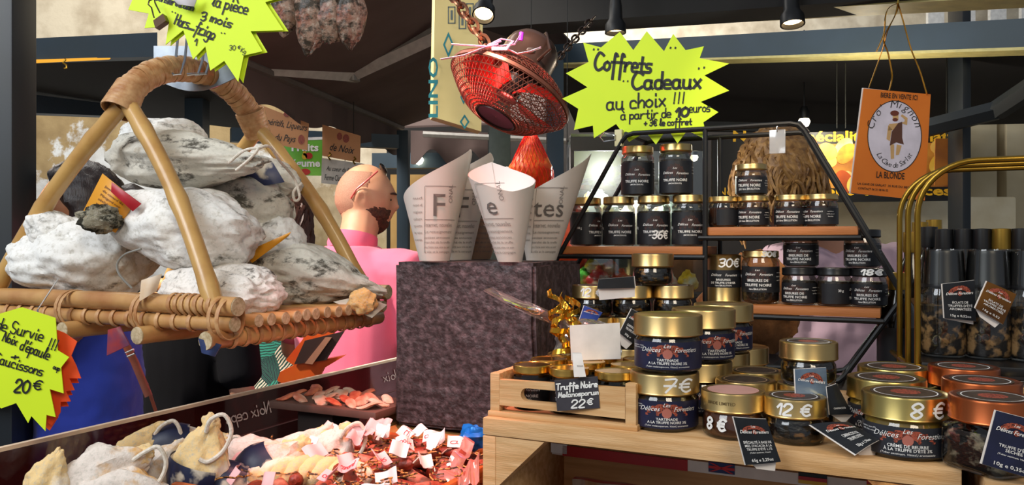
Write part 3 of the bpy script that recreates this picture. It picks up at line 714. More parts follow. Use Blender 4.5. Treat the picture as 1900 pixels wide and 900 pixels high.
# --- woman in blue dress, dark hair in a bun, facing left
bl = M('royal_blue_cotton', '2b42b4', .85, 0, '2438a0', 6, .15, 200, (1, 1, .3), sheen=.2)
al = [(.20, -.14, 1.20), (.08, -.36, 1.22), (0, 0, -1)]; ar = [(-.21, -.08, 1.15), (-.12, -.30, 1.08), (0, 0, -1)]
wo, k, hc, hr = person('woman in royal blue dress with dark tied back hair, facing left', P(158, 450, 2.1)-Vector((0, 0, CZ)), R(-72), 1.69, skin_t, R(-4), R(0), al, ar, True)
m = MB(); loft(m, [(0, .01, z*k, a*k, b*k) for z, a, b in ((.30, .27, .23), (.5, .25, .21), (.7, .225, .19), (.95, .195, .15), (1.08, .165, .13), (1.22, .165, .132), (1.34, .17, .13), (1.41, .15, .105), (1.445, .10, .08))])
d = fuse(m.build('dress', bl, wo), .010, 4); folds(d, .018, .07)
m = MB(); hair_cap(m, hc, hr, k, .020, -.15, -.45, .05, 4, 1.5); m.blob(hc+hr @ Vector((0, .125, .02))*1, (.052, .05, .055), 3, .12); m.build('hair', hair_k, wo)
m = MB()
m.tube([Vector((.10, -.12, 1.42))*k, Vector((.17, -.06, 1.2))*k, Vector((.215, .04, .95))*k, Vector((.245, .10, .80))*k], .015, 4, flat=.25)
m.tube([Vector((.10, .10, 1.43))*k, Vector((.17, .15, 1.2))*k, Vector((.235, .17, .95))*k, Vector((.245, .16, .80))*k], .015, 4, flat=.25)
# shoulder bag strap as seen: a leather strap with buckle
lea = M('brown_leather', '7a3218', .5, 0, '8c3c1e', 40)
# --- person in black clothes behind the basket
bk = M('black_clothes', '060508', .9, 0, '09080c', 8, spec=.15)
bp_, k, hc, hr = person('dark haired person in black top and dark jeans behind the basket corner', P(366, 450, 2.6)-Vector((0, 0, CZ)), R(150), 1.66, skin_d, R(10), 0)
m = MB(); loft(m, [(0, .01, z*k, a*k, b*k) for z, a, b in ((.84, .20, .15), (1.08, .18, .145), (1.22, .19, .145), (1.34, .195, .14), (1.41, .175, .11), (1.46, .10, .085))])
for sx in (-1, 1): sleeve(m, k, sx, [(sx*.25, .03, 1.12)], .9)
fuse(m.build('top', bk, bp_), .010)
m = MB()
for sx in (-1, 1): limb(m, [Vector((sx*.085, .01, .95))*k, Vector((sx*.10, 0, .7))*k, Vector((sx*.10, 0, .48))*k, Vector((sx*.11, .02, .10))*k], [.13*k, .115*k, .085*k, .08*k])
fuse(m.build('jeans', M('black_jeans', '08070e', .9, spec=.15), bp_), .010)
m = MB(); hair_cap(m, hc, hr, k, .02, -.2, -.6, .05, 8); m.build('hair', hair_k, bp_)
# --- woman with long brown hair and leaf print clothes
def leafprint():
    m, nt, out = newmat('leaf_print'); L = nt.links.new
    b = node(nt, 'ShaderNodeBsdfPrincipled'); b.inputs['Roughness'].default_value = .8; L(b.outputs[0], out.inputs[0])
    tc = node(nt, 'ShaderNodeTexCoord'); v = node(nt, 'ShaderNodeTexVoronoi'); v.inputs['Scale'].default_value = 9; L(tc.outputs['Object'], v.inputs['Vector'])
    sp = node(nt, 'ShaderNodeSeparateColor'); L(v.outputs['Color'], sp.inputs[0])
    mp = node(nt, 'ShaderNodeVectorRotate', rotation_type='Y_AXIS'); L(tc.outputs['Object'], mp.inputs['Vector'])
    ma = node(nt, 'ShaderNodeMath', operation='MULTIPLY'); ma.inputs[1].default_value = 6.28; L(sp.outputs[0], ma.inputs[0]); L(ma.outputs[0], mp.inputs['Angle'])
    w = node(nt, 'ShaderNodeTexWave'); w.inputs['Scale'].default_value = 30; w.inputs['Distortion'].default_value = 3.5; L(mp.outputs[0], w.inputs['Vector'])
    r = node(nt, 'ShaderNodeValToRGB'); L(w.outputs[0], r.inputs[0]); r.color_ramp.interpolation = 'CONSTANT'
    r.color_ramp.elements[0].color = (*rgb('12332f'), 1); r.color_ramp.elements[1].position = .58; r.color_ramp.elements[1].color = (*rgb('d9c3ad'), 1)
    x = r.color_ramp.elements.new(.30); x.color = (*rgb('2f7a62'), 1)
    hs = node(nt, 'ShaderNodeMix', data_type='RGBA', blend_type='MIX'); L(r.outputs[0], hs.inputs[6]); r2 = node(nt, 'ShaderNodeValToRGB'); L(sp.outputs[1], r2.inputs[0]); r2.color_ramp.interpolation = 'CONSTANT'
    r2.color_ramp.elements[0].color = (*rgb('d9c3ad'), 1); r2.color_ramp.elements[1].position = .45; r2.color_ramp.elements[1].color = (*rgb('2f8a76'), 1); q = r2.color_ramp.elements.new(.7); q.color = (*rgb('101c26'), 1)
    gt = node(nt, 'ShaderNodeMath', operation='GREATER_THAN'); gt.inputs[1].default_value = .52; L(w.outputs[0], gt.inputs[0]); L(gt.outputs[0], hs.inputs[0]); L(r2.outputs[0], hs.inputs[7])
    L(hs.outputs[2], b.inputs['Base Color']); return m
leaf = leafprint()
ar = [(-.27, -.06, 1.12), (-.16, -.20, .98), (0, 0, -1)]; al = [(.24, .03, 1.12), (.2, -.1, .92)]
lw, k, hc, hr = person('woman with long brown hair in green leaf print clothes beside the pink polo', P(532, 450, 3.2)-Vector((0, 0, CZ)), R(165), 1.70, skin_t, R(15), R(6), al, ar, True)
m = MB(); loft(m, [(0, .01, z*k, a*k, b*k) for z, a, b in ((.42, .26, .21), (.7, .23, .19), (.95, .20, .155), (1.08, .165, .13), (1.22, .17, .132), (1.34, .178, .13), (1.41, .16, .105), (1.45, .10, .08))])
for sx in (-1, 1): sleeve(m, k, sx, [(sx*.25, 0, 1.12)], .6)
fuse(m.build('dress', leaf, lw), .010)
m = MB(); hair_cap(m, hc, hr, k, .022, -.15, -.7, .05, 11, 1.2)
hm = m.build('hair', hair_b, lw)
m = MB(); rr_ = random.Random(5)
for i in range(150):
    a = R(rr_.uniform(-20, 200)); s0 = hc+hr @ Vector((.085*math.cos(a), .03+.085*math.sin(a), rr_.uniform(-.02, .06))); ln = rr_.uniform(.22, .34); ph = rr_.random()*6
    m.tube([s0+Vector((.01*math.sin(ph+t*9), .010*math.cos(ph+t*8)+.03*t, -ln*t))+hr @ Vector((.03*math.cos(a)*t, .03*math.sin(a)*t, 0)) for t in [q/7 for q in range(8)]], [.007]*7+[.002], 4)
m.build('loose_hair', hair_b, lw)
# --- person with curly golden hair in a lilac top, behind the wire shelf
lil = M('lilac_cotton', 'b79aa6', .85, 0, 'a98b99', 3, .2, 30)
cp, k, hc, hr = person('person with curly golden brown hair in pale lilac top behind wire shelf', P(1568, 450, 2.2)-Vector((0, 0, CZ)), R(200), 1.78, skin_d, R(-20), R(14), None, None, True, lean=(.185, -.03, 0))
m = MB(); loft(m, [(0, .01, z*k, a*k, b*k) for z, a, b in ((.75, .28, .20), (.95, .265, .185), (1.12, .245, .165), (1.26, .235, .16), (1.36, .215, .145), (1.42, .17, .11), (1.47, .10, .085))])
for sx in (-1, 1): sleeve(m, k, sx, [(sx*.27, .03, 1.12)], .95, .03)
d = fuse(m.build('top', lil, cp), .010, 3); folds(d, .03, .10)
m = MB(); hair_cap(m, hc, hr, k, .035, -.3, -.8, .05, 6, 1.2); m.build('hair', hair_g, cp)
m = MB(); rr_ = random.Random(9)
for i in range(420):
    th = math.acos(rr_.uniform(-.55, 1)); ph = rr_.uniform(0, 6.283)
    d0 = Vector((math.sin(th)*math.cos(ph), math.sin(th)*math.sin(ph), math.cos(th)))
    if d0.y < -.55 and d0.z < .3: continue
    s0 = hc+hr @ (Vector((d0.x*.105, d0.y*.125, d0.z*.145))*k); p0 = rr_.random()*6; tw = rr_.choice((-1, 1)); t_ = d0.orthogonal().normalized(); u_ = d0.cross(t_)
    m.tube([s0+d0*(.018*math.sin(t*2.2))+hr @ Vector((0, 0, -.075*t*t))+(t_*math.cos(p0+tw*t*6)+u_*math.sin(p0+tw*t*6))*.013*(1-.3*t) for t in [q/8 for q in range(9)]], [.0045]*8+[.0015], 4)
m.build('curls', hair_g, cp)
# leather belt strap hanging by the blue dress
bag = empty('shoulder_bag', 'brown leather bag strap with silver buckle over the blue dress', 'bag', P(250, 690, 1.84))
o0 = P(250, 690, 1.84)
m = MB(); m.tube([P(226, 625, 1.83)-o0, P(250, 672, 1.82)-o0, P(276, 735, 1.82)-o0], .013, 4, flat=.35); m.build('strap', lea, bag)
m = MB(); m.tube([P(272, 712, 1.83)-o0, P(298, 790, 1.84)-o0, P(312, 900, 1.86)-o0, P(322, 1240, 1.80)-o0], .008, 4, flat=.4); m.build('lower_strap', lea, bag)
m = MB(); m.tube([P(233, 655, 1.80)-o0, P(248, 648, 1.80)-o0, P(250, 656, 1.80)-o0, P(236, 662, 1.80)-o0], .0022, 6, closed=True); m.build('buckle', M('silver', 'd8d8da', .2, 1), bag)
m = MB(); m.box((P(330, 1300, 1.78)-o0), (.20, .07, .24), bev=.02); m.build('pouch', lea, bag)
# ================================================================== the stall: crate, tray, shelf, racks
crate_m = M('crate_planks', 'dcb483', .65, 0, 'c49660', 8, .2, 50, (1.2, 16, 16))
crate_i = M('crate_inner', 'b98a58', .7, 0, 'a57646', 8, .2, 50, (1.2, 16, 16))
rough_cut = M('rough_sawn_edge', 'c08a4e', .9, 0, '7d4a22', 120, .8, 160)
def stall_empty(name, label, cat, u, v, z, group=None): return empty(name, label, cat, S(u, v, z), ANG, group)
cr = stall_empty('wooden_crate', 'long pale wooden crate on its side carrying the gold lidded jars', 'crate', 0, 0, TOP)
LEN, DEP = .472, .36
MB().box((LEN/2, DEP/2, -.0095), (LEN, DEP, .019), bev=.0012).build('top_board', crate_m, cr)
MB().box((.008, DEP/2, -.15), (.016, DEP, .26), bev=.001).build('side_board', crate_m, cr)
MB().box((LEN-.008, DEP/2, -.15), (.016, DEP, .26), bev=.001).build('side_board', rough_cut, cr)
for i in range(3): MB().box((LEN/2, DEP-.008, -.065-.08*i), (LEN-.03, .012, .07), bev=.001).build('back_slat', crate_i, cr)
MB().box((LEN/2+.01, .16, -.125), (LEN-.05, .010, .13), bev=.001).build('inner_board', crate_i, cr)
MB().slab([(.016, .001, -.020), (.075, .001, -.020), (.016, .001, -.078)], (0, .03, 0)).build('corner_brace', crate_m, cr, smooth=False)
MB().box((LEN/2, .02, -.275), (LEN-.03, .014, .05), bev=.001).build('bottom_rail', crate_m, cr)
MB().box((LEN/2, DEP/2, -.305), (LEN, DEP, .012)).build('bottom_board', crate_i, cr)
MB().slab([(LEN-.075, .001, -.02), (LEN-.016, .001, -.02), (LEN-.016, .001, -.07)], (0, .03, 0)).build('corner_brace', rough_cut, cr, smooth=False)
tp = MB().box((.22, .153, -.068), (.40, .003, .013)).build('label_tape', M('white_tape', 'e3dad2', .6), cr)
MB().box((.115, .151, -.068), (.16, .002, .013)).build('red_strip', M('red_tape', 'b01218', .5), tp)
MB().box((.030, .151, -.066), (.022, .002, .012)).build('white_end', M('glossy_white', 'ffffff', .3), tp)
for x, cs in ((.235, ('1d2f66', 'c8242c', 'e6e2e4')), (.335, ('18120f', 'b3262c', 'd8a92c')), (.405, ('c4262a', 'e2b52c', 'c4262a'))):
    fl = MB().box((x, .1512, -.066), (.030, .002, .012)).build('flag_sticker', M('flag_'+cs[0], cs[0], .5), tp)
    if x < .3:
        for s_ in (1, -1): MB().slab([(x-.014, .1499, -.066-.005*s_), (x-.010, .1499, -.066-.005*s_), (x+.014, .1499, -.066+.005*s_), (x+.010, .1499, -.066+.005*s_)], (0, -.0004, 0)).build('cross', M('flag_red', 'c8242c', .5), fl, smooth=False)
        MB().box((x, .1499, -.066), (.030, .0006, .003)).build('bar', M('flag_red', 'c8242c', .5), fl)
    else:
        MB().box((x, .1499, -.066), (.030, .0008, .004)).build('middle_stripe', M('flag_'+cs[1], cs[1], .5), fl)
        MB().box((x, .1499, -.070), (.030, .0008, .004)).build('lower_stripe', M('flag_'+cs[2], cs[2], .5), fl)
cr2 = stall_empty('wooden_crate', 'second wooden crate at the right edge under the copper lidded jars', 'crate', .487, -.03, TOP)
MB().box((.15, .17, -.010), (.30, .34, .02), bev=.001).build('top_board', crate_m, cr2)
MB().box((.008, .17, -.16), (.016, .34, .28), bev=.001).build('side_board', crate_m, cr2)
MB().box((.292, .17, -.16), (.016, .34, .28), bev=.001).build('side_board', crate_m, cr2)
MB().box((.15, .006, -.06), (.30, .012, .05), bev=.001).build('front_slat', crate_m, cr2)
MB().box((.15, .17, -.305), (.30, .34, .012)).build('bottom_board', crate_i, cr2)
# counter the crates stand on, and the raised bench behind
ctr = M('counter_dark', '241a16', .7)
def slab_box(name, u0, u1, v0, v1, z0, z1, mat, label, cat):
    o = MB().box(((u0+u1)/2, (v0+v1)/2, (z0+z1)/2), (u1-u0, v1-v0, z1-z0), bev=.003).build(name, mat); o.location = O; o.rotation_euler = (0, 0, ANG); return tag(o, label, cat)
slab_box('market_counter', -.028, .86, -.04, .366, 0, TOP-.3115, ctr, 'dark counter under the wooden crates', 'counter')
slab_box('display_bench', -.028, 1.33, .371, .503, 0, TOP-.0012, ctr, 'dark raised bench behind the crate carrying the wire shelf', 'bench')
slab_box('stone_plinth', .07, .235, .508, .77, 0, TOP-.0012, ctr, 'dark plinth under the rough brown stone', 'plinth')
slab_box('bottle_bench', .42, 1.33, .508, .80, 0, TOP-.0012, ctr, 'dark bench carrying the row of dark bottles', 'bench')
# packets standing in the crate
def packet(x, y, z, w, h, label):
    r = stall_empty('sealed_packet', label, 'packet', x, y, TOP+z, 'red and white packets in the crate')
    MB().grid(lambda u, v: ((u-.5)*w, .004*math.sin(v*9)+.002*math.sin(u*15), v*h), 14, 10, (0, .012, 0)).build('film', GLASS('clear_film', 'ffffff', .16, .12), r)
    MB().box((0, .006, h*.42), (w*.86, .006, h*.74), bev=.001).build('card', M('packet_white', 'e9e2e2', .5), r)
    MB().box((0, .0055, h*.76), (w*.86, .0074, h*.07)).build('red_band', M('packet_red', '9c1a20', .5), r)
    f = lambda a, b: (a, .0021, b)
    m = MB(); put_print(m, f, 'Noix extra (Sarlat)', w*.12, h*.66, w*.5); m.build('lettering', ink, r, smooth=False)
    m = MB()
    for q in (-.30, -.22): ellipse(m, lambda a, b: (a, .0019, b), w*q, h*.62, w*.05, h*.05)
    m.build('picture', M('packet_brown', '5c3323', .6), r)
packet(.125, .10, -.299, .115, .212, 'sealed packet with red edge standing at the back inside the crate')
packet(.088, .055, -.299, .115, .200, 'sealed packet with red edge in front of the other inside the crate')

# ------------------------------------------------------------------ jars
VERT = {}
def jar(name, label, cat, r, h, lid_h, lid_m, glass=jglass, fill=None, fill_h=.85, lab=None, lid_r=None, neck=.90, square=False, lid_lab=None, price=None, group=None, lid_ink=None, lettered=None, emblem=True, labz=(.12, .86), loc=(0, 0, 0), rz=0, cap=False, body_price=None):
    root = empty(name, label, cat, loc, rz, group); hb = h-lid_h; lr = lid_r or r
    def prof(rr, z0, z1, nk):
        return [(.001, z0), (rr*.86, z0), (rr*.97, z0+.0025), (rr, z0+.006), (rr, z1-.010), (rr*.985, z1-.006), (rr*nk, z1-.002), (rr*nk, z1+.001)]
    def solid(rr, z0, z1, nk):
        m = MB()
        if not square: m.lathe(prof(rr, z0, z1, nk), 40)
        else:
            n = 40; pr = prof(rr, z0, z1, nk); vs = []; fs = []
            for q, (a, z) in enumerate(pr):
                for i in range(n):
                    t = 2*math.pi*i/n+math.pi/4; e = .26 if q < 6 else 1
                    ca, sa = math.cos(t), math.sin(t)
                    vs.append((a*math.copysign(abs(ca)**e, ca)*(.88 if q < 6 else 1), a*math.copysign(abs(sa)**e, sa)*(.88 if q < 6 else 1), z))
            for j in range(len(pr)-1):
                for i in range(n): fs.append((j*n+i, j*n+(i+1) % n, (j+1)*n+(i+1) % n, (j+1)*n+i))
            m.add(vs, fs)
        return m
    if glass: solid(r, 0, hb, neck).build('glass_body', glass, root)
    if fill: solid(r*.955, .002, max(.012, hb*fill_h), .96).build('contents', fill, root)
    if cap:                                          # tall tapered cap
        MB().lathe([(lr*1.02, hb), (lr*1.02, hb+.004), (lr*.97, hb+.008), (lr*.90, h-.004), (lr*.86, h), (.001, h)], 40).build('cap', lid_m, root)
        MB().lathe([(lr*1.04, hb+.005), (lr*.93, h-.003), (lr*.90, h+.0015), (.001, h+.0015)], 36).build('cap_cover', jglass, root)
    else:
        ld = MB().lathe([(lr*.96, hb-.001), (lr, hb), (lr*1.015, hb+.001), (lr*1.0, hb+.002), (lr, h-.0022), (lr*.985, h-.0006), (lr*.94, h), (lr*.90, h-.0008), (.001, h-.0008)], 48).build('lid', lid_m, root)
        if lid_lab:
            d = MB().lathe([(lr*.80, h-.0007), (lr*.80, h-.0003), (.001, h-.0003)], 40).build('lid_label', lid_lab, ld)
            if lid_lab is not pink_lid:
                MB().lathe([(lr*.72, h-.00028), (lr*.70, h-.00022), (lr*.69, h-.00028)], 40, None, 1, 1, False).build('lid_ring', white_ink, ld)
                MB().lathe([(lr*.34, h-.00028), (lr*.34, h-.0002), (.001, h-.0002)], 24).build('lid_emblem', emb, ld)
        if price:
            m = MB(); t, w_, hh, x0 = price; put_hand(m, cyl(lr, 0, .0006), t, x0, hb+lid_h*.5-hh/2, w_, hh, .0022); m.build('chalk_price', white_ink, ld, smooth=False)
        if lid_ink:
            m = MB(); put_print(m, cyl(lr, 0, .0004), lid_ink, -lr*.45, hb+lid_h*.42, None, .0045, .01, xs=1); m.build('stamp', M('lid_stamp', '5c4a24', .6), ld, smooth=False)
    if lab and not square:
        z0, z1 = hb*labz[0], hb*labz[1]; rl = r*1.004
        lb = MB().grid(lambda u, v: (rl*math.sin((u-.5)*2*2.35), -rl*math.cos((u-.5)*2*2.35), z0+(z1-z0)*v), 40, 1).build('label', lab, root)
        f = cyl(rl); H_ = z1-z0
        if emblem:
            m = MB(); n = 22; er = r*.55; ez = z0+H_*.47; vs = []; eh = H_*.44; fs = []
            for i in range(n+1):
                a = math.pi*i/n; w_ = 1+.06*math.sin(a*17); vs += [f(er*1.15*w_*math.cos(a), ez+eh*w_*math.sin(a)), f(er*.42*math.cos(a), ez+eh*.36*math.sin(a))]
            m.add(vs, [(2*i, 2*i+1, 2*i+3, 2*i+2) for i in range(n)]); m.build('emblem', emb_dim if lab is black_lab else emb, lb, smooth=False)
            f2 = cyl(rl, 0, .0006); m = MB(); ellipse(m, f2, 0, ez+eh*.22, min(er*.26, eh*.4), min(er*.26, eh*.4)); m.build('emblem_core', emb_dim if lab is black_lab else emb_c, lb, smooth=False)
        m = MB(); f3 = cyl(rl, 0, .0009)
        for t, w_, zf, kw in (lettered or []):
            put_print(m, f3, t, kw.get('cx', 0)*r, z0+H_*zf, w_*r, kw.get('s', .1)*r, kw.get('b', .012), kw.get('sh', 0))
        if m.v: m.build('lettering', white_ink, lb, smooth=False)
    if body_price:
        m = MB(); t, w_, hh, x0, z_ = body_price; put_hand(m, cyl(r, 0, .0012), t, x0, z_, w_, hh, .0026); m.build('chalk_price', white_ink, root, smooth=False)
    return root
pink_lid = M('pink_lid_paper', 'c9978c', .7)
dark_lid = M('dark_lid_paper', '4a3a2a', .5, 0, '2c2220', 200)
truf = M('black_truffle_bits', '191310', .5, 0, '3a2a18', 130, .6, 150)
brown_f = M('dark_brown_pulp', '20130c', .6, 0, '4a3416', 110, .8, 120, lo=.5, hi=.62)
slices = M('truffle_slices_in_oil', '0f0a08', .35, 0, '9c6a1e', 62, .7, 90, (1, 1, 2.2), lo=.56, hi=.64)
honey = M('amber_honey', '5a2c0a', .25, 0, '6b3810', 10, coat=.6)
butter = M('butter_cream', '9a7f2e', .5, 0, '7d6420', 90)
oil = M('amber_oil', '4a2208', .3, 0, '1a0f0a', 40)
chips = M('dried_truffle_chips', '1a120d', .7, 0, 'b08a5c', 80, .9, 80, lo=.51, hi=.62)
chips2 = M('dried_truffle_slices', '1b1616', .7, 0, 'b5a78e', 60, .9, 60, (1, 1, 1.6), lo=.55, hi=.66)
BR = lambda s, b=.10: [('Les', .22, .80, dict(s=.16, sh=.4, b=.0)), ('Délices', .62, .64, dict(s=.19, sh=.4, cx=-.50, b=.0)), ('Forestiers', .72, .64, dict(s=.19, sh=.4, cx=.56, b=.0))]
TART = BR(1)+[('TARTINADE', .62, .31, dict(s=.105)), ('A LA TRUFFE NOIRE 3%', 1.15, .19, dict(s=.105)), ('(Tuber melanosporum, Vittad.) aromatisée', 1.3, .08, dict(s=.07, sh=.3, b=0)), ('Ingrédients : crème', .5, .82, dict(s=.06, cx=-1.0, b=0)), ('truffe noire, sel', .45, .74, dict(s=.06, cx=-1.02, b=0))]
CREM = BR(1)+[('CRÈME DE BEURRE', .92, .32, dict(s=.105)), ('À LA TRUFFE D\'ÉTÉ 3%', 1.1, .19, dict(s=.105)), ('(Tuber aestivum, Vittad.) aromatisée', 1.25, .07, dict(s=.07, sh=.3, b=0)), ('Ingrédients : beurre 97%', .5, .82, dict(s=.06, cx=-1.0, b=0)), ('truffe d\'été, arôme', .45, .72, dict(s=.06, cx=-1.0, b=0))]
TRUF = [('Les', .25, .74, dict(s=.16, sh=.4, b=0)), ('Délices', .62, .59, dict(s=.2, sh=.4, cx=-.42, b=0)), ('Forestiers', .75, .57, dict(s=.2, sh=.4, cx=.46, b=0)), ('TRUFFE NOIRE', 1.45, .36, dict(s=.21)), ('(MORCEAUX)', .75, .27, dict(s=.11))]
BRIS = [('Les', .25, .84, dict(s=.14, sh=.4, b=0)), ('Délices', .6, .66, dict(s=.2, sh=.4, cx=-.40, b=0)), ('Forestiers', .72, .65, dict(s=.2, sh=.4, cx=.46, b=0)), ('BRISURES DE', 1.1, .42, dict(s=.2)), ('TRUFFE NOIRE', 1.45, .24, dict(s=.2)), ('1ère ÉBULLITION', .9, .10, dict(s=.13)), ('30 g', .3, .6, dict(s=.2, cx=-1.25)), ('nutrition', .4, .75, dict(s=.08, cx=1.3, b=0)), ('énergie 120 kJ', .5, .6, dict(s=.08, cx=1.3, b=0)), ('sel 0,5 g', .4, .45, dict(s=.08, cx=1.3, b=0))]
TRJ = [('Délices', .62, .74, dict(s=.2, sh=.4, cx=-.40, b=0)), ('Forestiers', .75, .72, dict(s=.2, sh=.4, cx=.46, b=0)), ('TRUFFE NOIRE', 1.45, .40, dict(s=.24)), ('JUS 1ère ÉBULLITION', 1.35, .2, dict(s=.16)), ('ingrédients', .4, .75, dict(s=.08, cx=1.3, b=0)), ('truffe, eau, sel', .5, .6, dict(s=.08, cx=1.3, b=0)), ('Sarlat', .35, .45, dict(s=.08, cx=1.3, b=0))]
def face(p): return math.atan2(p.x, p.y)*-1          # turn a jar's front towards the viewer's side of the stall
def put(root, used, pt, rz, label, group=None):
    if not used: root.location = pt; root.rotation_euler = (0, 0, rz); root['label'] = label; return root
    return dup(root, pt, rz, label, group)
# truffle spread jars (two stacks of two and one behind)
gT = 'gold lidded jars with navy labels on the crate'
c1 = P(1233, 450, .868); t1 = Vector((c1.x, c1.y, TOP))
tj = jar('spread_jar', 'lower navy labelled jar with 7 euro chalked on its gold lid', 'jar', .0355, .060, .0215, gold, fill=brown_f, lab=navy_lab, lettered=TART, lid_r=.0365, price=('7€', .030, .013, -.004), lid_lab=None, group=gT, loc=t1, rz=-.12)
tj2 = dup(tj, t1+Vector((.004, .002, .0605)), -.20, 'upper navy labelled jar stacked on the 7 euro jar', gT)
[bpy.data.objects.remove(g) for ch in tj2.children for g in ch.children if g.name.startswith('chalk_price')]
v1 = V*.088+U*.006; v2 = V*.172+U*.004
for i, (dv, z, lb) in enumerate(((v1, 0, 'lower navy jar hidden right behind the 7 euro jar'), (v1, .0605, 'upper navy jar second in the row behind the 7 euro stack'), (v2, 0, 'lower navy jar at the back of the 7 euro row'), (v2, .0605, 'upper navy jar at the very back of the 7 euro row'))):
    dup(tj2, t1+dv+Vector((.012+.004*i, 0, z)), .25-.05*i, lb, gT)
dup(tj2, t1+V*.245+U*.035, .1, 'single navy jar on the crate behind the stacked ones', gT)
# honey
gH = 'amber honey jars on the crate'
ch_ = P(1360, 450, .828); hj = jar('honey_jar', 'amber honey jar with 8 euro chalked on the glass', 'jar', .0305, .047, .0195, gold, fill=honey, fill_h=.92, lid_r=.032, lid_lab=pink_lid, lid_ink='MADE LIMITED', group=gH, loc=(ch_.x, ch_.y, TOP), rz=-.20, body_price=('8 €', .020, .0115, -.030, .010))
hj2 = dup(hj, Vector((ch_.x, ch_.y, TOP))+V*.070, .4, 'second honey jar behind the 8 euro amber jar', gH, skip=('chalk_price',))
for g in list(hj2.children):
    for q in list(g.children):
        if q.name.startswith('lid_label'): bpy.data.objects.remove(q)
    if g.name.startswith('lid'):
        MB().lathe([(.0256, .0463), (.0256, .0467), (.001, .0467)], 40).build('lid_label', dark_lid, g)
        MB().lathe([(.0232, .0467), (.0228, .0469), (.0222, .0467)], 40, None, 1, 1, False).build('lid_ring', M('tan_ring', 'b08f68', .6), g)
dup(hj2, Vector((ch_.x, ch_.y, TOP))+V*.140, 1.1, 'third honey jar at the back of the amber row', gH)
# carpaccio jars
gC = 'small gold lidded jars of truffle slices'
cc = P(1474, 450, .806); kj = jar('truffle_jar', 'jar of truffle slices with 12 euro chalked on its gold lid', 'jar', .0285, .045, .0185, gold, fill=slices, lid_r=.0302, lid_lab=dark_lid, price=('12 €', .031, .0105, -.018), group=gC, loc=(cc.x, cc.y, TOP), rz=-.30)
kp = dup(kj, Vector((cc.x, cc.y, TOP))+V*.080+U*.003, .3, 'lower jar of the truffle slice stack behind the 12 euro jar', gC)
[bpy.data.objects.remove(g) for ch in kp.children for g in ch.children if g.name.startswith('chalk_price')]
dup(kp, Vector(kp.location)+Vector((.002, 0, .0455)), -.3, 'top jar of the stack behind the 12 euro jar, blue tag beside it', gC)
rows = [(1100, .0), (1172, .0), (1248, .0)]
for q, (px, _) in enumerate(rows):
    b0 = P(px, 450, 1.175+.0*q); names = ['left', 'middle', 'right']
    for lv in range(3):
        if lv == 2: lb = ['back row truffle jar with 12 chalked on its lid, behind the gift bow', 'back row truffle jar carrying the top one, behind the white card', 'back row truffle jar right beside the wire shelf bracket'][q]
        else: lb = '%s jar in the %s column of the back row stack' % (['bottom', 'middle'][lv], ['gift bow', 'white card', 'bracket'][q])
        src = kj if (q == 0 and lv == 2) else kp
        o = dup(src, Vector((b0.x, b0.y, TOP+.0453*lv)), .2*q-.1, lb, gC)
        o.scale = (1, 1, 1)
b0 = P(1211, 450, 1.172); dup(kp, Vector((b0.x, b0.y, TOP+.0453*3)), .5, 'single truffle jar on top of the back row', gC)
# butter cream jars
gB = 'butter cream jars with slate labels'
cb = P(1680, 450, .758); bj = jar('cream_jar', 'butter cream jar with slate label and 8 euro chalked on the lid', 'jar', .0372, .0575, .0215, M('pale_gold_lid', 'bda968', .3, 1, 'a8965a', 12), fill=butter, fill_h=.97, lab=slate_lab, lettered=CREM, lid_r=.0382, lid_lab=dark_lid, price=('8 €', .030, .0135, .002), group=gB, loc=(cb.x, cb.y, TOP), rz=-.40)
b2 = dup(bj, Vector((cb.x, cb.y, TOP))+V*.084-U*.018, -.75, 'second butter cream jar behind the 8 euro one, half hidden', gB)
[bpy.data.objects.remove(g) for ch in b2.children for g in ch.children if g.name.startswith('chalk_price')]
dup(b2, Vector((cb.x, cb.y, TOP))+V*.168-U*.012, .3, 'rearmost butter cream jar beside the gold rack', gB)
# copper lidded square jars
gS = 'square jars with copper lids'
cs_ = P(1842, 450, .70); sj = jar('square_jar', 'square glass jar of dried truffle with copper lid, nearest the right edge', 'jar', .0345, .064, .0205, copper, fill=chips2, fill_h=.8, lid_r=.0345, square=True, lid_lab=dark_lid, group=gS, loc=(cs_.x, cs_.y, TOP+.0005), rz=R(20))
dup(sj, Vector((cs_.x, cs_.y, TOP+.0005))+V*.092-U*.002, R(26), 'second copper lidded square jar behind the nearest one', gS)
dup(sj, Vector((cs_.x, cs_.y, TOP+.0005))+V*.184-U*.012, R(22), 'third copper lidded square jar below the black rack shelf', gS)
dup(kp, P(1925, 450, .86)*1-Vector((0, 0, CZ-TOP-.001)), .1, 'gold lidded truffle jar cut by the right edge of the picture', gC)

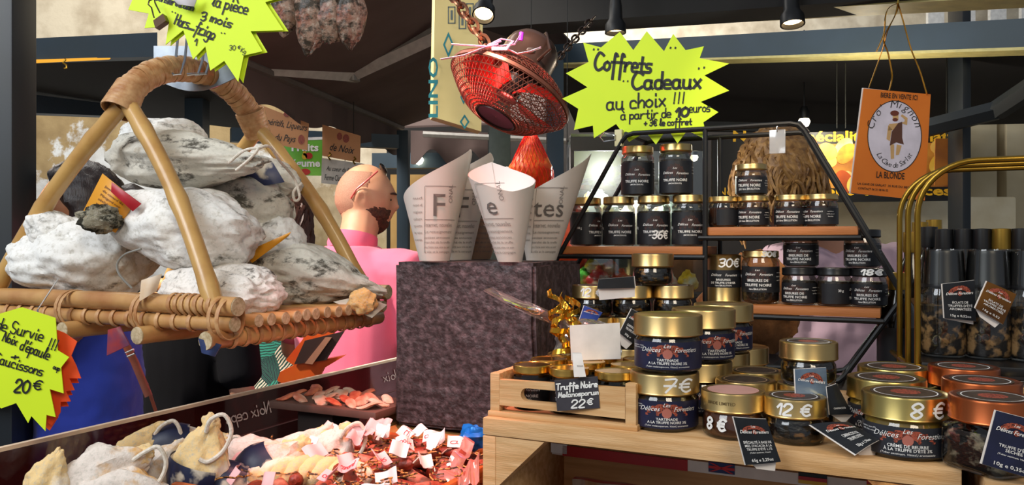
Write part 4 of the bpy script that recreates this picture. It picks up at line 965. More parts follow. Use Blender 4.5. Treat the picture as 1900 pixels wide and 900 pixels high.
# ------------------------------------------------------------------ small open tray with jars
tr = stall_empty('wooden_tray', 'small open wooden tray of truffle jars with oval handle hole', 'tray', .003, .012, TOP)
TW, TD, TH = .172, .186, .049
MB().box((TW/2, TD/2, .003), (TW+.004, TD+.004, .006), bev=.001).build('base', pine, tr)
def slot_panel(w, h, t):                             # board with a stadium-shaped handle hole
    m = MB(); n = 10; cx, cz, a, rr = w*.47, h*.50, w*.24, h*.17
    inner = []
    for i in range(n+1): q = math.pi/2-math.pi*i/n; inner.append((cx+a+rr*math.cos(q), cz+rr*math.sin(q)))
    for i in range(n+1): q = -math.pi/2-math.pi*i/n; inner.append((cx-a+rr*math.cos(q), cz+rr*math.sin(q)))
    N = len(inner); outer = []
    for x, z in inner:
        dx, dz = x-cx, z-cz; s_ = min((w-cx if dx > 0 else cx)/max(abs(dx), 1e-6), (h-cz if dz > 0 else cz)/max(abs(dz), 1e-6)); outer.append((cx+dx*s_, cz+dz*s_))
    vs = [(x, 0, z) for x, z in inner]+[(x, 0, z) for x, z in outer]+[(x, t, z) for x, z in inner]+[(x, t, z) for x, z in outer]
    fs = []
    for i in range(N):
        j = (i+1) % N
        fs += [(i, j, N+j, N+i), (2*N+i, 3*N+i, 3*N+j, 2*N+j), (i, 2*N+i, 2*N+j, j), (N+i, N+j, 3*N+j, 3*N+i)]
    # corner fillers
    return m.add(vs, fs)
p = slot_panel(TW-.024, TH-.006, .009).build('front_board', pine, tr, angle=30); p.location = (.012, 0, .006)
for c0 in ((0, 0), (TW-.012, 0), (0, TD-.012), (TW-.012, TD-.012)):
    MB().box((c0[0]+.006, c0[1]+.006, TH/2+.002), (.012, .012, TH-.004), bev=.0015).build('corner_post', pine, tr)
for x in (.0045, TW-.0045): MB().box((x, TD/2, TH/2+.002), (.009, TD-.024, TH-.005), bev=.001).build('side_board', pine, tr)
MB().box((TW/2, TD-.0045, TH/2+.002), (TW-.024, .009, TH-.005), bev=.001).build('back_board', pine, tr)
gJ = 'small gold lidded jars inside the wooden tray'
tjar = None; rn = random.Random(2)
pos = ['front left', 'front middle', 'front right', 'centre left', 'centre', 'centre right', 'back left', 'back middle', 'back right']
for i in range(9):
    x, y = .034+.0508*(i % 3)+rn.uniform(-.002, .002), .036+.0525*(i//3)+rn.uniform(-.002, .002)
    pt = S(.003+x, .012+y, TOP+.0062); lb = 'small gold lidded jar in the wooden tray, %s place of the three by three' % pos[i]
    if not tjar: tjar = jar('truffle_jar', lb, 'jar', .0215, .050, .009, M('bright_gold_lid', 'd9ac58', .25, 1, 'c89c4a', 14), fill=truf, lab=black_lab, lettered=TRUF, lid_r=.0225, group=gJ, loc=pt, rz=ANG, labz=(.08, .9))
    else: dup(tjar, pt, ANG+rn.uniform(-.5, .5), lb, gJ)

# ------------------------------------------------------------------ hexagonal wire shelf
hx = stall_empty('wire_shelf', 'black hexagonal wire shelf unit with three wooden boards of truffle jars', 'shelf', 0, 0, TOP)
SO = Vector((.45, 1.115, 0))
def H(t, v, z): return SO+U*t+V*v+Z*z                # shelf coordinates in the world
def hl(t, v, z): return hx.matrix_basis.inverted() @ H(t, v, z)
hx.location = S(0, 0, TOP); hx.rotation_euler = (0, 0, ANG); bpy.context.view_layer.update(); hx_inv = Matrix.Rotation(-ANG, 4, 'Z') @ Matrix.Translation(-S(0, 0, TOP))
def hl(t, v, z): return hx_inv @ H(t, v, z)
cT, dS = -.183, .105
zt, zm, zb = CZ+.168, CZ-.072, TOP+.004
tL, tR, tl, tr_ = cT-.264, cT+.264, cT-.122, cT+.132
tb1, tb2 = cT-.264+.079, cT+.264-.079
RB = .0038
for nm, v in (('front_frame', 0), ('back_frame', dS)):
    pts = [hl(tl, v, zt), hl(tr_, v, zt), hl(tR, v, zm), hl(tb2, v, zb), hl(tb1, v, zb), hl(tL, v, zm)]
    q = []
    for i in range(6):                               # slightly rounded corners
        a, b, c = pts[i-1], pts[i], pts[(i+1) % 6]
        for t in (0, .5, 1):
            p0 = b+(a-b).normalized()*.012; p1 = b+(c-b).normalized()*.012
            q.append(p0*(1-t)**2+b*2*t*(1-t)+p1*t*t)
    MB().tube(q, RB, 8, closed=True).build(nm, black_metal, hx)
    MB().tube([hl(cT, v, zt), hl(cT, v, CZ-.11)], RB, 8).build('upright', black_metal, hx)
for t, z in ((tl, zt), (tr_, zt), (tL, zm), (tR, zm), (tb1, zb), (tb2, zb)): MB().tube([hl(t, 0, z), hl(t, dS, z)], RB*.9, 8).build('cross_bar', black_metal, hx)
shelves = [(cT-.236, cT-.004, CZ-.006), (cT+.003, cT+.208, CZ+.0225), (cT-.006, cT+.236, CZ-.0905)]
for a, b, z in shelves:
    m = MB(); m.box((0, 0, 0), (b-a, dS-.004, .012), bev=.0012); o = m.build('shelf_board', shelf_w, hx); o.location = hl((a+b)/2, dS/2, z-.006)
    for v in (-.002, dS+.002): MB().tube([hl(a-.012, v, z-.016), hl(b+.004, v, z-.016)], RB, 8).build('shelf_rail', black_metal, hx)
    for t in (a+.004, b-.004): MB().tube([hl(t, -.002, z-.016), hl(t, dS+.002, z-.016)], RB*.8, 8).build('shelf_bracket', black_metal, hx)
def hpx(px, v, ):                                    # t where the shelf row at depth v is seen at a pixel
    k = (px-CX)/F; o_ = SO+V*v; return (k*o_.y-o_.x)/(U.x-k*U.y)
gN = 'black labelled truffle jars on the left shelf board'
z = shelves[0][2]+.0003; nj = None
for px, zz, lb, pr in ((1087, z, 'truffle jar at the left end of the left shelf board, turned to its back label', 0), (1148, z, 'second truffle jar on the left shelf board', 0), (1213, z, 'truffle jar with 36 chalked on the label', 1), (1278, z, 'truffle jar against the middle upright on the left board', 0), (1183, z+.0795, 'left one of the two truffle jars stacked under the yellow sign', 0), (1254, z+.0795, 'right one of the two truffle jars stacked under the yellow sign', 0)):
    t = hpx(px, .05); pt = H(t, .05, zz); rz = face(pt)+(.9 if px == 1087 else (-.05 if zz > z else .08))
    if not nj: nj = jar('truffle_jar', lb, 'jar', .0262, .079, .0115, gold, fill=truf, fill_h=.80, lab=black_lab, lettered=TRUF+[('100 g', .3, .5, dict(s=.2, cx=-1.3)), ('ingrédients', .5, .8, dict(s=.1, cx=1.4, b=0)), ('truffe noire, sel', .5, .7, dict(s=.1, cx=1.4, b=0)), ('Sarlat en Périgord', .5, .6, dict(s=.1, cx=1.4, b=0))], lid_r=.0248, group=gN, loc=pt, rz=rz, neck=.86, labz=(.04, .77))
    else:
        o = dup(nj, pt, rz, lb, gN)
        if pr:
            m = MB(); put_hand(m, cyl(.0264, 0, .0014), '36€', -.004, .012, .024, .012, .0022); m.build('chalk_price', white_ink, o, smooth=False)
gM = 'small gold lidded truffle juice jars on the upper right board'
z = shelves[1][2]+.0003; mj = None
for i, (px, zz, lb, a) in enumerate(((1343, z, 'small juice jar at the left end of the upper right board, turned away', 1.9), (1398, z, 'small juice jar second from left on the upper right board', -.35), (1467, z, 'small juice jar third from left on the upper right board', -.3), (1524, z, 'small juice jar at the right end of the upper right board', -.75), (1394, z+.0472, 'single small juice jar stacked on the upper right row', -.15))):
    pt = H(hpx(px, .048), .048, zz); rz = face(pt)+a
    if not mj: mj = jar('truffle_jar', lb, 'jar', .0232, .0468, .0085, gold, fill=oil, lab=black_lab, lettered=TRJ, lid_r=.0228, group=gM, loc=pt, rz=rz, labz=(.08, .70), fill_h=.74, neck=.88)
    else: dup(mj, pt, rz, lb, gM)
z = shelves[2][2]+.0003
pt = H(hpx(1342, .045), .045, z); rz = face(pt)
tin = empty('gold_tin', 'golden tin with black label and 30 euro chalked on it', 'tin', pt, rz)
MB().lathe([(.001, 0), (.0255, 0), (.0272, .0012), (.0268, .0028), (.0262, .004), (.0262, .068), (.0268, .0695), (.0272, .071), (.0255, .0722), (.024, .0705), (.001, .0705)], 48).build('body', gold, tin)
lb_ = MB().grid(lambda u, v: (.0265*math.sin((u-.5)*5.4), -.0265*math.cos((u-.5)*5.4), .023+.026*v), 44, 1).build('label', black_lab, tin)
m = MB()
for t, w_, zf, kw in BRIS[1:3]+[('BRISURES', .8, .40, dict(s=.16)), ('DE TRUFFE D\'HIVER', 1.4, .22, dict(s=.16)), ('1ère ÉBULLITION', .9, .08, dict(s=.12))]: put_print(m, cyl(.0265, 0, .0007), t, kw.get('cx', 0)*.0262, .023+.026*zf, w_*.0262, kw['s']*.0262, kw.get('b', .01), kw.get('sh', 0))
m.build('lettering', white_ink, lb_, smooth=False)
m = MB(); put_hand(m, cyl(.0264, 0, .0010), '30€', -.006, .054, .030, .012, .0022); m.build('chalk_price', white_ink, tin, smooth=False)
pt = H(hpx(1411, .045), .045, z)
tall = jar('truffle_jar', 'tall gold lidded jar with 30 chalked on the lid beside the golden tin', 'jar', .0272, .078, .0095, gold, fill=brown_f, fill_h=.4, lab=black_lab, lettered=BRIS, lid_r=.0262, loc=pt, rz=face(pt)-.15, labz=(.25, .80), price=('30€', .022, .007, .006))
gK = 'black lidded jars of truffle pieces'
bk_ = None
for px, zz, lb, a in ((1483, z, 'black lidded jar beside the tall gold lidded jar, bottom of its stack', -.3), (1548, z, 'black lidded jar turned to its back label, between the two stacks', 1.6), (1612, z, 'black lidded jar with 18 euro chalked on its lid', -.1), (1486, z+.0545, 'black lidded jar on top of the stack beside the tall jar', -.15), (1600, z+.0545, 'black lidded jar on top of the 18 euro jar', -.3)):
    pt = H(hpx(px, .045), .045, zz); rz = face(pt)+a
    if not bk_: bk_ = jar('truffle_jar', lb, 'jar', .0245, .054, .0105, blacklid, fill=truf, lab=black_lab, lettered=BRIS, lid_r=.0240, group=gK, loc=pt, rz=rz, labz=(.08, .74), fill_h=.78, neck=.88)
    else:
        o = dup(bk_, pt, rz, lb, gK)
        if px == 1612:
            m = MB(); put_hand(m, cyl(.0248, 0, .0008), '18€', -.008, .0452, .028, .0075, .0022); m.build('chalk_price', white_ink, o, smooth=False)
# price leaf standing on the 36 jar etc: small hanging price ticket holder on the top bar
hk = empty('ticket_holder', 'small clear ticket holder hanging from the top bar of the wire shelf', 'holder', H(tr_-.03, .004, zt-.004), ANG)
MB().box((0, 0, -.02), (.022, .003, .034), bev=.001).build('sleeve', GLASS('clear_plastic', 'ffffff', .2, .1, .25), hk)
MB().tube([(0, 0, .004), (.004, -.004, .006), (0, -.006, 0), (0, -.001, -.006)], .001, 6).build('hook', M('silver', 'd8d8da', .2, 1), hk)

# ------------------------------------------------------------------ gold arch rack with tall jars
g0 = Vector((.4665, .93, 0)); gv = Vector((.0185, .06, 0))
gk = empty('arch_rack', 'gold tubular arch rack with black shelf at the right edge', 'rack', (g0.x, g0.y, TOP), ANG)
gi = Matrix.Rotation(-ANG, 4, 'Z') @ Matrix.Translation(-Vector((g0.x, g0.y, TOP)))
def arch(o_, ztop, w=.34, rr=.06):
    pts = [o_+Z*TOP, o_+Z*(ztop-rr)]
    for i in range(1, 11):
        a = math.pi/2*i/10; pts.append(o_+U*(rr-rr*math.cos(a))+Z*(ztop-rr+rr*math.sin(a)))
    pts.append(o_+U*(w-rr)+Z*ztop)
    for i in range(1, 11):
        a = math.pi/2*i/10; pts.append(o_+U*(w-rr+rr*math.sin(a))+Z*(ztop-rr+rr*math.cos(a)))
    pts.append(o_+U*w+Z*TOP); return [gi @ p for p in pts]
for i in range(3):
    MB().tube(arch(g0+gv*i, CZ+.092), .0036, 10).build('arch', brass, gk)
m = MB(); m.box((.17, .095, CZ-.142-TOP), (.332, .20, .010), bev=.001); m.build('shelf', M('black_shelf', '0c0c0d', .35), gk)
for x in (0, .34):
    MB().tube([gi @ (g0+U*x+Z*(CZ-.150)), gi @ (g0+gv*3+U*x+Z*(CZ-.150))], .0034, 8).build('side_rail', brass, gk)
MB().box((.10, .05, .03), (.02, .02, .05)).build('wood_block', shelf_w, gk) if 0 else None
gE = 'tall clear jars of truffle flakes with black caps on the rack shelf'
ej = None
for px, d, lb in ((1750, .985, 'tall black capped jar of truffle flakes nearest the gold arch'), (1834, .965, 'tall black capped jar behind the golden tag'), (1915, .945, 'tall black capped jar cut off by the right edge'), (1775, 1.06, 'tall black capped jar in the second row behind the first'), (1856, 1.04, 'tall black capped jar in the second row behind the golden tag jar')):
    q = P(px, 450, d); pt = Vector((q.x, q.y, CZ-.1368)); rz = face(pt)
    if not ej: ej = jar('flake_jar', lb, 'jar', .0285, .127, .045, blacklid, fill=chips, fill_h=.72, lid_r=.0245, group=gE, loc=pt, rz=rz, cap=True, neck=.9)
    else: dup(ej, pt, rz, lb, gE)
# dark bottles on the bench behind the rack
gBt = 'dark bottles in a row on the bench behind the gold rack'
bt = None; bi = 0
capm = [M('gold_foil', 'a88638', .35, .8), M('black_foil', '141416', .4)]
for px, d, hh, cm, wd in ((1707, 1.47, .235, 0, 'gold capped, second row, right of the arches'), (1733, 1.50, .24, 0, 'second gold capped one in the second row'), (1692, 1.33, .215, 0, 'gold capped just behind the arches'), (1724, 1.40, .225, 1, 'first black capped one right of the arches'), (1752, 1.345, .22, 1, 'second black capped one'), (1787, 1.33, .22, 1, 'third black capped one above the flake jar'), (1822, 1.315, .22, 1, 'fourth black capped one'), (1858, 1.30, .22, 0, 'tan capped one near the right pillar'), (1895, 1.285, .22, 1, 'last one at the right edge'), (1664, 1.15, .155, 0, 'short one low beside the gold arches')):
    q = P(px, 450, d); r = empty('bottle', 'dark bottle by the gold rack, %s' % wd, 'bottle', (q.x, q.y, TOP), 0, gBt)
    MB().lathe([(.001, 0), (.024, 0), (.026, .003), (.026, hh*.60), (.022, hh*.70), (.012, hh*.80), (.0115, hh*.90)], 24).build('glass', M('bottle_dark_glass', '0d0b0a', .12, 0, '1d140c', 20), r)
    MB().lathe([(.0135, hh*.84), (.014, hh*.86), (.0135, hh*.995), (.001, hh)], 20).build('cap', capm[cm], r)
    MB().lathe([(.0264, hh*.18), (.0264, hh*.5)], 24).build('label', black_lab if bi % 2 else M('amber_label', '5b3d1c', .5), r); bi += 1
# ================================================================== stone block, paper cones
blk = M('dark_stone', '2e2526', .5, 0, '6a5c60', 90, 1.0, 70, lo=.45, hi=.85)
BU0, BV0 = -.2655, .215
slab_box('pedestal', BU0, -.035, BV0+.004, BV0+.182, 0, TOP-.095, ctr, 'dark pedestal under the stone block and brown paper', 'pedestal')
kp_ = empty('kraft_paper', 'folded sheet of brown kraft paper under the dark stone block', 'paper', S(BU0, BV0, TOP-.094), ANG)
MB().grid(lambda u, v: (-.022+.253*u, -.016+.195*v, .002*noise.noise(Vector((u*9, v*9, 1)))+.003-(.004+.003*math.sin(u*11))*max(0, (.1-v)/.1)), 40, 16, (0, 0, .008)).build('sheet', M('kraft_brown', 'a8793f', .8, 0, '936632', 14, .3, 40), kp_)
MB().grid(lambda u, v: (-.026-.014*math.sin(v*3.1), -.016+.10*u, .004+.030*v+.003*math.sin(u*7)), 12, 8, (.004, 0, 0)).build('folded_end', M('kraft_light', 'd0ad82', .8, 0, 'c09a6c', 14, .2, 40), kp_)
bq = empty('stone_block', 'large dark speckled stone block carrying the paper cones', 'stone block', S(BU0, BV0, TOP-.077), ANG)
m = MB(); b = bmesh.new(); bmesh.ops.create_cube(b, size=1)
bw, bd, bh = .2325, .176, .2455
for v in b.verts: v.co = Vector(((v.co.x+.5)*bw, (v.co.y+.5)*bd, (v.co.z+.5)*bh))
bmesh.ops.bevel(b, geom=b.edges[:], offset=.005, segments=2, affect='EDGES'); bmesh.ops.subdivide_edges(b, edges=[e for e in b.edges if e.calc_length() > .05], cuts=30, use_grid_fill=True)
for v in b.verts: v.co += v.co.normalized()*0+Vector((noise.noise(v.co*22), noise.noise(v.co*22+Vector((9, 0, 0))), noise.noise(v.co*22+Vector((0, 9, 0)))))*.0022
b.verts.index_update(); m.add([v.co for v in b.verts], [[v.index for v in f.verts] for f in b.faces]); b.free()
m.build('block', blk, bq)
# paper cones: rolled sheets of printed paper, open at the top with a raised corner
pap = M('newsprint_paper', 'd8cfc6', .75, 0, 'cfc4ba', 8)
papin = M('paper_inside', 'efece8', .75, 0, 'e8e4e0', 8)
grey_ink = M('newsprint_ink', '8f8780', .8)
grey_dk = M('newsprint_dark_ink', '6f6863', .8)
ZB = TOP-.077+bh+.0012
def tipf(t, tipA):
    a = abs((t-R(tipA)+math.pi) % (2*math.pi)-math.pi)/math.pi; return (1-a)**1.25
def cone(px, d, h, sl, tipA, lo, label, lean=0, text='F', r0=.020, mat=None, ta=0, ts=.2):
    d *= .93; h *= .93; r0 *= .93; q = P(px, 450, d); root = empty('paper_cone', label, 'paper cone', (q.x, q.y, ZB), 0, 'newspaper print cones on the stone block')
    seam = R(tipA)
    def pt(t, v, off=0):                             # t = direction round the axis (0 faces the viewer), v up to the slanted rim
        top = h*(lo+(1-lo)*tipf(t, tipA)); z = v*top; rr = r0+sl*z+off
        return Vector((rr*math.sin(t)+lean*z, -rr*math.cos(t), z))
    MB().grid(lambda u, v: pt(seam+2*math.pi*1.05*u, v, .0012*u), 60, 12).build('paper', mat or pap, root)
    MB().grid(lambda u, v: pt(seam+2*math.pi*1.05*u, v, .0012*u-.0011), 60, 12).build('inner_face', papin, root)
    g = lambda x, y: pt(R(ta)+x/ (r0+sl*y*h), y*h/ (h*(lo+(1-lo)*tipf(R(ta)+x/(r0+sl*y*h), tipA))), .0022)
    m1, m2 = MB(), MB(); H_ = h
    pr = lambda m, t, x, y, w, s_, b=0, rot=0: put_print(m, lambda a, c: g(a, c/H_), t, x, y, w, size=s_, bold=b, rot=rot)
    pr(m2, text, .004, .066, None, .046*ts/.2)
    pr(m1, 'Internet, nouvelles', .004, .050, .040, .009); pr(m1, 'Le renseignement', .004, .041, .040, .006)
    for i in range(4): pr(m1, ['la ville et la campagne', 'une foire aux vins ce soir', 'marché de la truffe', 'petites annonces'][i], .002, .012+.007*i, .038, .005)
    for i in range(7): pr(m1, ['le temps', 'la vie', 'sports', 'culture', 'région', 'nord', 'sud'][i], -.028, .030+.010*i, .015, .005)
    pr(m1, 'ONAL', .024, .098, .026, .009, 0, 1.57)
    for (x0, y0, x1, y1) in ((-.016, .108, .030, .1088), (-.016, .060, .030, .0608), (-.017, .012, -.0163, .108)):
        m1.add([g(x0+(x1-x0)*i/8, y0/H_) for i in range(9)]+[g(x0+(x1-x0)*i/8, y1/H_) for i in range(9)], [(i, i+1, 10+i, 9+i) for i in range(8)])
    m1.build('small_print', grey_ink, root, smooth=False); m2.build('headline', grey_dk, root, smooth=False)
    return root
cone(806, 1.300, .178, .235, 75, .52, 'wide newspaper cone at the left end of the stone block', -.02, 'F', .023, None, 12)
cone(850, 1.380, .180, .20, 60, .55, 'newspaper cone second from left, behind the widest one', .03, 'F', .022, None, 5)
cone(888, 1.430, .168, .16, 150, .60, 'shaded newspaper cone in the middle of the stone block', .16, 'F', .020, M('newsprint_shaded', 'bb9a80', .75, 0, 'ad8b70', 8), 0)  # shade put into this cone's paper as a tan tone
cone(946, 1.235, .158, .26, 195, .66, 'white newspaper cone nearest the front edge of the block', -.09, 'e', .018, None, -35, .16)
cone(1004, 1.340, .178, .25, 85, .48, 'newspaper cone with large letters tes at the right end of the block', .08, 'tes', .024, None, 0, .17)
# ------------------------------------------------------------------ plexiglass case front
g0_ = P(-10, 838, .97); gdir = V.copy(); GZ = g0_.z
gl_root = empty('sneeze_guard', 'tinted clear plastic guard of the meat counter running away to the right', 'glass guard', (g0_.x, g0_.y, 0), math.atan2(gdir.y, gdir.x))
MB().box((.55, 0, GZ-.13), (1.5, .005, .26)).build('pane', GLASS('plexiglass', 'b08082', .12, .05, .15, '8a3a36'), gl_root)  # red-brown reflection put into the pane's tint and milky mix
MB().box((.55, 0, GZ+.0012), (1.5, .0075, .0050)).build('polished_edge', M('plexi_edge', 'ffe2c4', .3), gl_root)  # edge highlight put into the strip's pale colour
MB().box((.55, .0, GZ-.066), (1.5, .007, .0015)).build('groove', M('plexi_line', '8a5a58', .4), gl_root)
wf = lambda x, y: (x, -.0042, y)
def mirror_text(px0, txt, w, hgt, z, slant=.35):
    m = MB(); st, tw = hand(txt, slant); st = [[Vector((-(p.x*w/tw), p.y*hgt/8)) for p in q] for q in st]
    m.v = []; lay(m, lambda x, y: (px0+w+x, -.0042, z+y), *strokes_mesh(st, .0022)); return m.build('chalk_writing', M('pink_chalk', 'ffe6e0', .6), gl_root, smooth=False)
mirror_text(.365, 'Noix ceps', .10, .020, GZ-.040); mirror_text(.52, 'la pièce', .05, .020, GZ-.045); mirror_text(.80, 'Noix', .06, .02, GZ-.040); mirror_text(.93, 'Merci', .08, .026, GZ-.040)
# counter body under the case
cb_ = empty('meat_counter', 'dark meat display counter holding the cured pieces and dry sausages', 'counter', O, ANG)
CF = CZ-.43; crb = M('counter_red_brown', '3a1f1c', .6)
MB().box((-.2965, -.048, CF/2), (.503, .504, CF), bev=.004).build('body', crb, cb_)
MB().box((-.439, .555, CF/2), (.218, .70, CF), bev=.004).build('end_body', crb, cb_)
sl = empty('serving_slate', 'grey brown slate with samples of dried meat slices', 'slate', S(-.375, .2325, CZ-.256), ANG)
MB().box((0, 0, 0), (.205, .112, .012), bev=.003).build('slab', M('slate_brown', '6e5148', .6, 0, '5c443c', 20), sl)
slab_box('riser_block', -.44, -.37, .20, .27, CF+.0005, CZ-.2625, ctr, 'dark block holding up the slate of meat samples', 'riser')
rn = random.Random(12); meat = [M('meat_red', 'b8412e', .5, 0, 'e08a66', 60), M('meat_pink', 'd9745a', .5, 0, 'f0c8b0', 50), M('fat_white', 'f0dccb', .5, 0, 'e0a98c', 50)]
for i in range(22):
    x = -.080+.160*(i % 6)/5+rn.uniform(-.006, .006); y = -.038+.026*(i//6)+rn.uniform(-.004, .004); w = rn.uniform(.010, .0155)
    wd = ['front', 'second', 'third', 'back'][min(3, i//6)]
    z0 = .0095
    o = MB().blob((0, 0, 0), (w*1.3, w*.8, .0032), i, .25, 1.5, 20, 10, shape=lambda p, d: Vector((p.x, p.y, p.z+.004*math.sin(p.x*120)))).build('meat_slice', meat[i % 3])
    o.location = Vector(sl.location)+U*x+V*y+Z*(z0+.0015); o.rotation_euler = (0, 0, rn.uniform(0, 3)); tag(o, 'dried meat sample in the %s row on the slate, %s piece from the left' % (wd, ['first', 'second', 'third', 'fourth', 'fifth', 'sixth'][i % 6]), 'meat slice', 'meat samples on the slate')
# orange flame stand behind the guard
s = board('flame_stand', 'orange flame shaped cutout stand behind the plastic guard', 'display stand', [(514, 706), (520, 690), (545, 678), (530, 668), (560, 632), (572, 612), (628, 604), (604, 640), (598, 668), (640, 660), (600, 684), (592, 700), (560, 712), (540, 722)], 1.72, M('flame_orange', 'ee4a12', .45, 0, 'f26a1c', 10), .02)
ink_on(s, 'inner_board', M('dark_wood', '3e221b', .6), lambda m, f: m.slab([f(546, -676), f(566, -632), f(640, -614), f(606, -668)], (0, -.002, 0)), .001)
ink_on(s, 'pale_strip', M('pale_pinewood', 'c98a6c', .6), lambda m, f: m.slab([f(566, -674), f(604, -626), f(616, -626), f(580, -676)], (0, -.003, 0)), .0025)
ink_on(s, 'base', ctr, lambda m, f: m.box(f(560, -760)+Vector((0, .02, 0)), (.10, .05, .12)), -.02)

# ================================================================== wicker basket and hams
Cn = P(425, 600, 1.05); ba = empty('wicker_basket', 'hanging flat rattan basket with tall arched handle holding the white hams', 'basket', Cn, ANG)
bi_ = Matrix.Rotation(-ANG, 4, 'Z') @ Matrix.Translation(-Cn)
BL, BD, RR = .56, .345, .0115
def rod(name, a, b, r=RR, mat=cane, nz=.0012):
    a, b = Vector(a), Vector(b); n = 14; pts = []
    for i in range(n+1):
        p = a.lerp(b, i/n); pts.append(p+Vector((0, noise.noise(p*30)*nz, noise.noise(p*30+Vector((5, 5, 5)))*nz)))
    o = MB().tube(pts, [r*(1+.05*noise.noise(p*60)) for p in pts], 14, cap=False).build(name, mat, ba)
    for e, t in ((pts[0], pts[0]-pts[1]), (pts[-1], pts[-1]-pts[-2])):
        m = MB()
        m2 = Vector(t).to_track_quat('Z', 'Y').to_matrix().to_4x4(); m2.translation = e
        m.lathe([(r*1.0, -.0015), (r*.94, .0008), (.001, .001)], 14, m2)
        m.build('cut_end', cane_end, o)
    return o
def lash(name, pts_r, parent=ba, w=.0026):           # rattan bands wrapped round a rod: list of (center, axis, radius)
    m = MB()
    for c, ax, r in pts_r:
        q = Vector(ax).to_track_quat('Z', 'Y').to_matrix().to_4x4(); q.translation = Vector(c)
        m.add(*ringtube(r, w), q)
    return m.build(name, band, parent)
def ringtube(r, w, n=20, k=6, sq=1.0):
    vs = []; fs = []
    for i in range(n):
        a = 2*math.pi*i/n
        for j in range(k):
            b = 2*math.pi*j/k; rr = r+w*.45*math.cos(b); vs.append((rr*math.cos(a), rr*math.sin(a)*sq, w*math.sin(b)*1.3))
    for i in range(n):
        for j in range(k): fs.append((i*k+j, ((i+1) % n)*k+j, ((i+1) % n)*k+(j+1) % k, i*k+(j+1) % k))
    return vs, fs
ZF, ZC, ZR = 0, -.0215, .022
for i in range(14):
    y = .020+.0235*i
    if i == 0: continue
    rod('floor_rod', (.012+.003*math.sin(i*5), y, ZF), (-BL, y, ZF), .0088)
for x in (-.018, -.145, -.30, -.46): rod('cross_rod', (x, -.022, ZC), (x, BD+.012, ZC), .0125)
rod('front_rim', (.012, .004, ZR), (-BL, .004, ZR), .0128); rod('back_rim', (.012, BD-.004, ZR), (-BL, BD-.004, ZR), .0125)
rod('front_under_rod', (.004, .006, ZF-.002), (-BL, .006, ZF-.002), .0105)
lash('lashing', [((-.03-.012*i, .004, ZR), (1, .1, 0), .0142) for i in range(7)])
lash('lashing', [((-.148-.010*i, .004, .008), (1, .05*i, 0), .027) for i in range(2)])
lash('lashing', [((-.305-.010*i, .004, .008), (1, .05*i, 0), .027) for i in range(2)])
lash('lashing', [((-.07-.03*i, .006, ZF-.002), (1, .15, 0), .0122) for i in range(16)])
lash('lashing', [((-.018, .02+.0235*i, ZC), (.2, 1, 0), .0142) for i in range(14)])
lash('lashing', [((-.012, BD-.004, .006), (1, 0, 0), .027), ((-.024, BD-.004, .006), (1, .1, 0), .027), ((-.036, BD-.004, .006), (1, .1, 0), .027)])
lash('lashing', [((-.012, .004, .005), (1, 0, .05), .028), ((-.002, .004, .005), (1, .12, 0), .027)])
S1, S2 = Vector((-.24, .045, .098+.212)), Vector((-.24, .30, .098+.205))
def bl2(P_): return bi_ @ P_
S1 = bl2(P(226, 196, 1.19)); S2 = bl2(P(476, 243, 1.425)); PK = bl2(P(333, 127, 1.29))
arch_pts = []
for i in range(25):
    t = i/24; a = math.pi*t
    base = S1.lerp(S2, .60*(1-math.cos(a))/2+.40*t); zz = (S1.z*(1-t)+S2.z*t)+(PK.z-(S1.z+S2.z)/2)*math.sin(a)**.95
    arch_pts.append(Vector((base.x, base.y, zz)))
MB().tube(arch_pts, .0185, 16).build('handle_arch', cane, ba)
wr = []
for i in range(1, 52):
    t = i/52; k_ = t*24; j = int(k_); p = arch_pts[j].lerp(arch_pts[min(j+1, 24)], k_-j); tg = arch_pts[min(j+1, 24)]-arch_pts[j]
    if .46 < t < .66 and i % 3: continue
    wr.append((p, tg+Vector((0, 0, .002*math.sin(i*3))), .0192+.0007*math.sin(i*2.1)))
lash('handle_binding', wr, ba, .0034)
for a, e in ((arch_pts[1], (-.030, .004, .024)), (arch_pts[0], (-.50, .004, .026)), (arch_pts[23], (-.035, BD-.006, .024)), (arch_pts[24], (-.50, BD-.006, .026))):
    a = Vector(a); e = Vector(e); pts = []; 
    for i in range(17):
        t = i/16; p = a.lerp(e, t); p = p+Vector((.012*math.sin(t*math.pi)*(1 if e.x > -.2 else -1), 0, .010*math.sin(t*math.pi))); pts.append(p)
    MB().tube(pts, [.0125*(1+.12*(abs((i % 6)-3) < .5)) for i in range(17)], 14).build('handle_leg', M('bamboo_leg', 'c49a58', .38, 0, 'a9773a', 20, .1, 60, lo=.45, hi=.8, coat=.3), ba)
for a_, tg in ((arch_pts[1], arch_pts[2]-arch_pts[0]), (arch_pts[23], arch_pts[24]-arch_pts[22])):
    lash('handle_binding', [(a_+tg.normalized()*(-.02+.0065*i), tg, .0245-.0006*i) for i in range(7)], ba, .0034)
# steel hanger above the basket
hg = empty('steel_hanger', 'double steel hook plate gripping the basket handle below the yellow stars', 'hanger', P(352, 110, 1.27))
hi_ = Vector(hg.location)
steel = M('brushed_steel', '9aa0a6', .3, .9, '7a8088', 30)
MB().grid(lambda u, v: P(285+150*u, 85+60*v+24*math.sin(math.pi*u)*v, 1.325)-hi_, 16, 6, (0, .003, 0)).build('plate', steel, hg)
for x in (328, 345, 378, 392): MB().tube([P(x+6, -40, 1.30)-hi_, P(x+2, 70, 1.29)-hi_, P(x-2, 112, 1.262)-hi_, P(x-10, 137, 1.245)-hi_, P(x-30, 138, 1.25)-hi_], .0022, 8).build('hook', M('chrome', 'd0d3d6', .15, 1), hg)
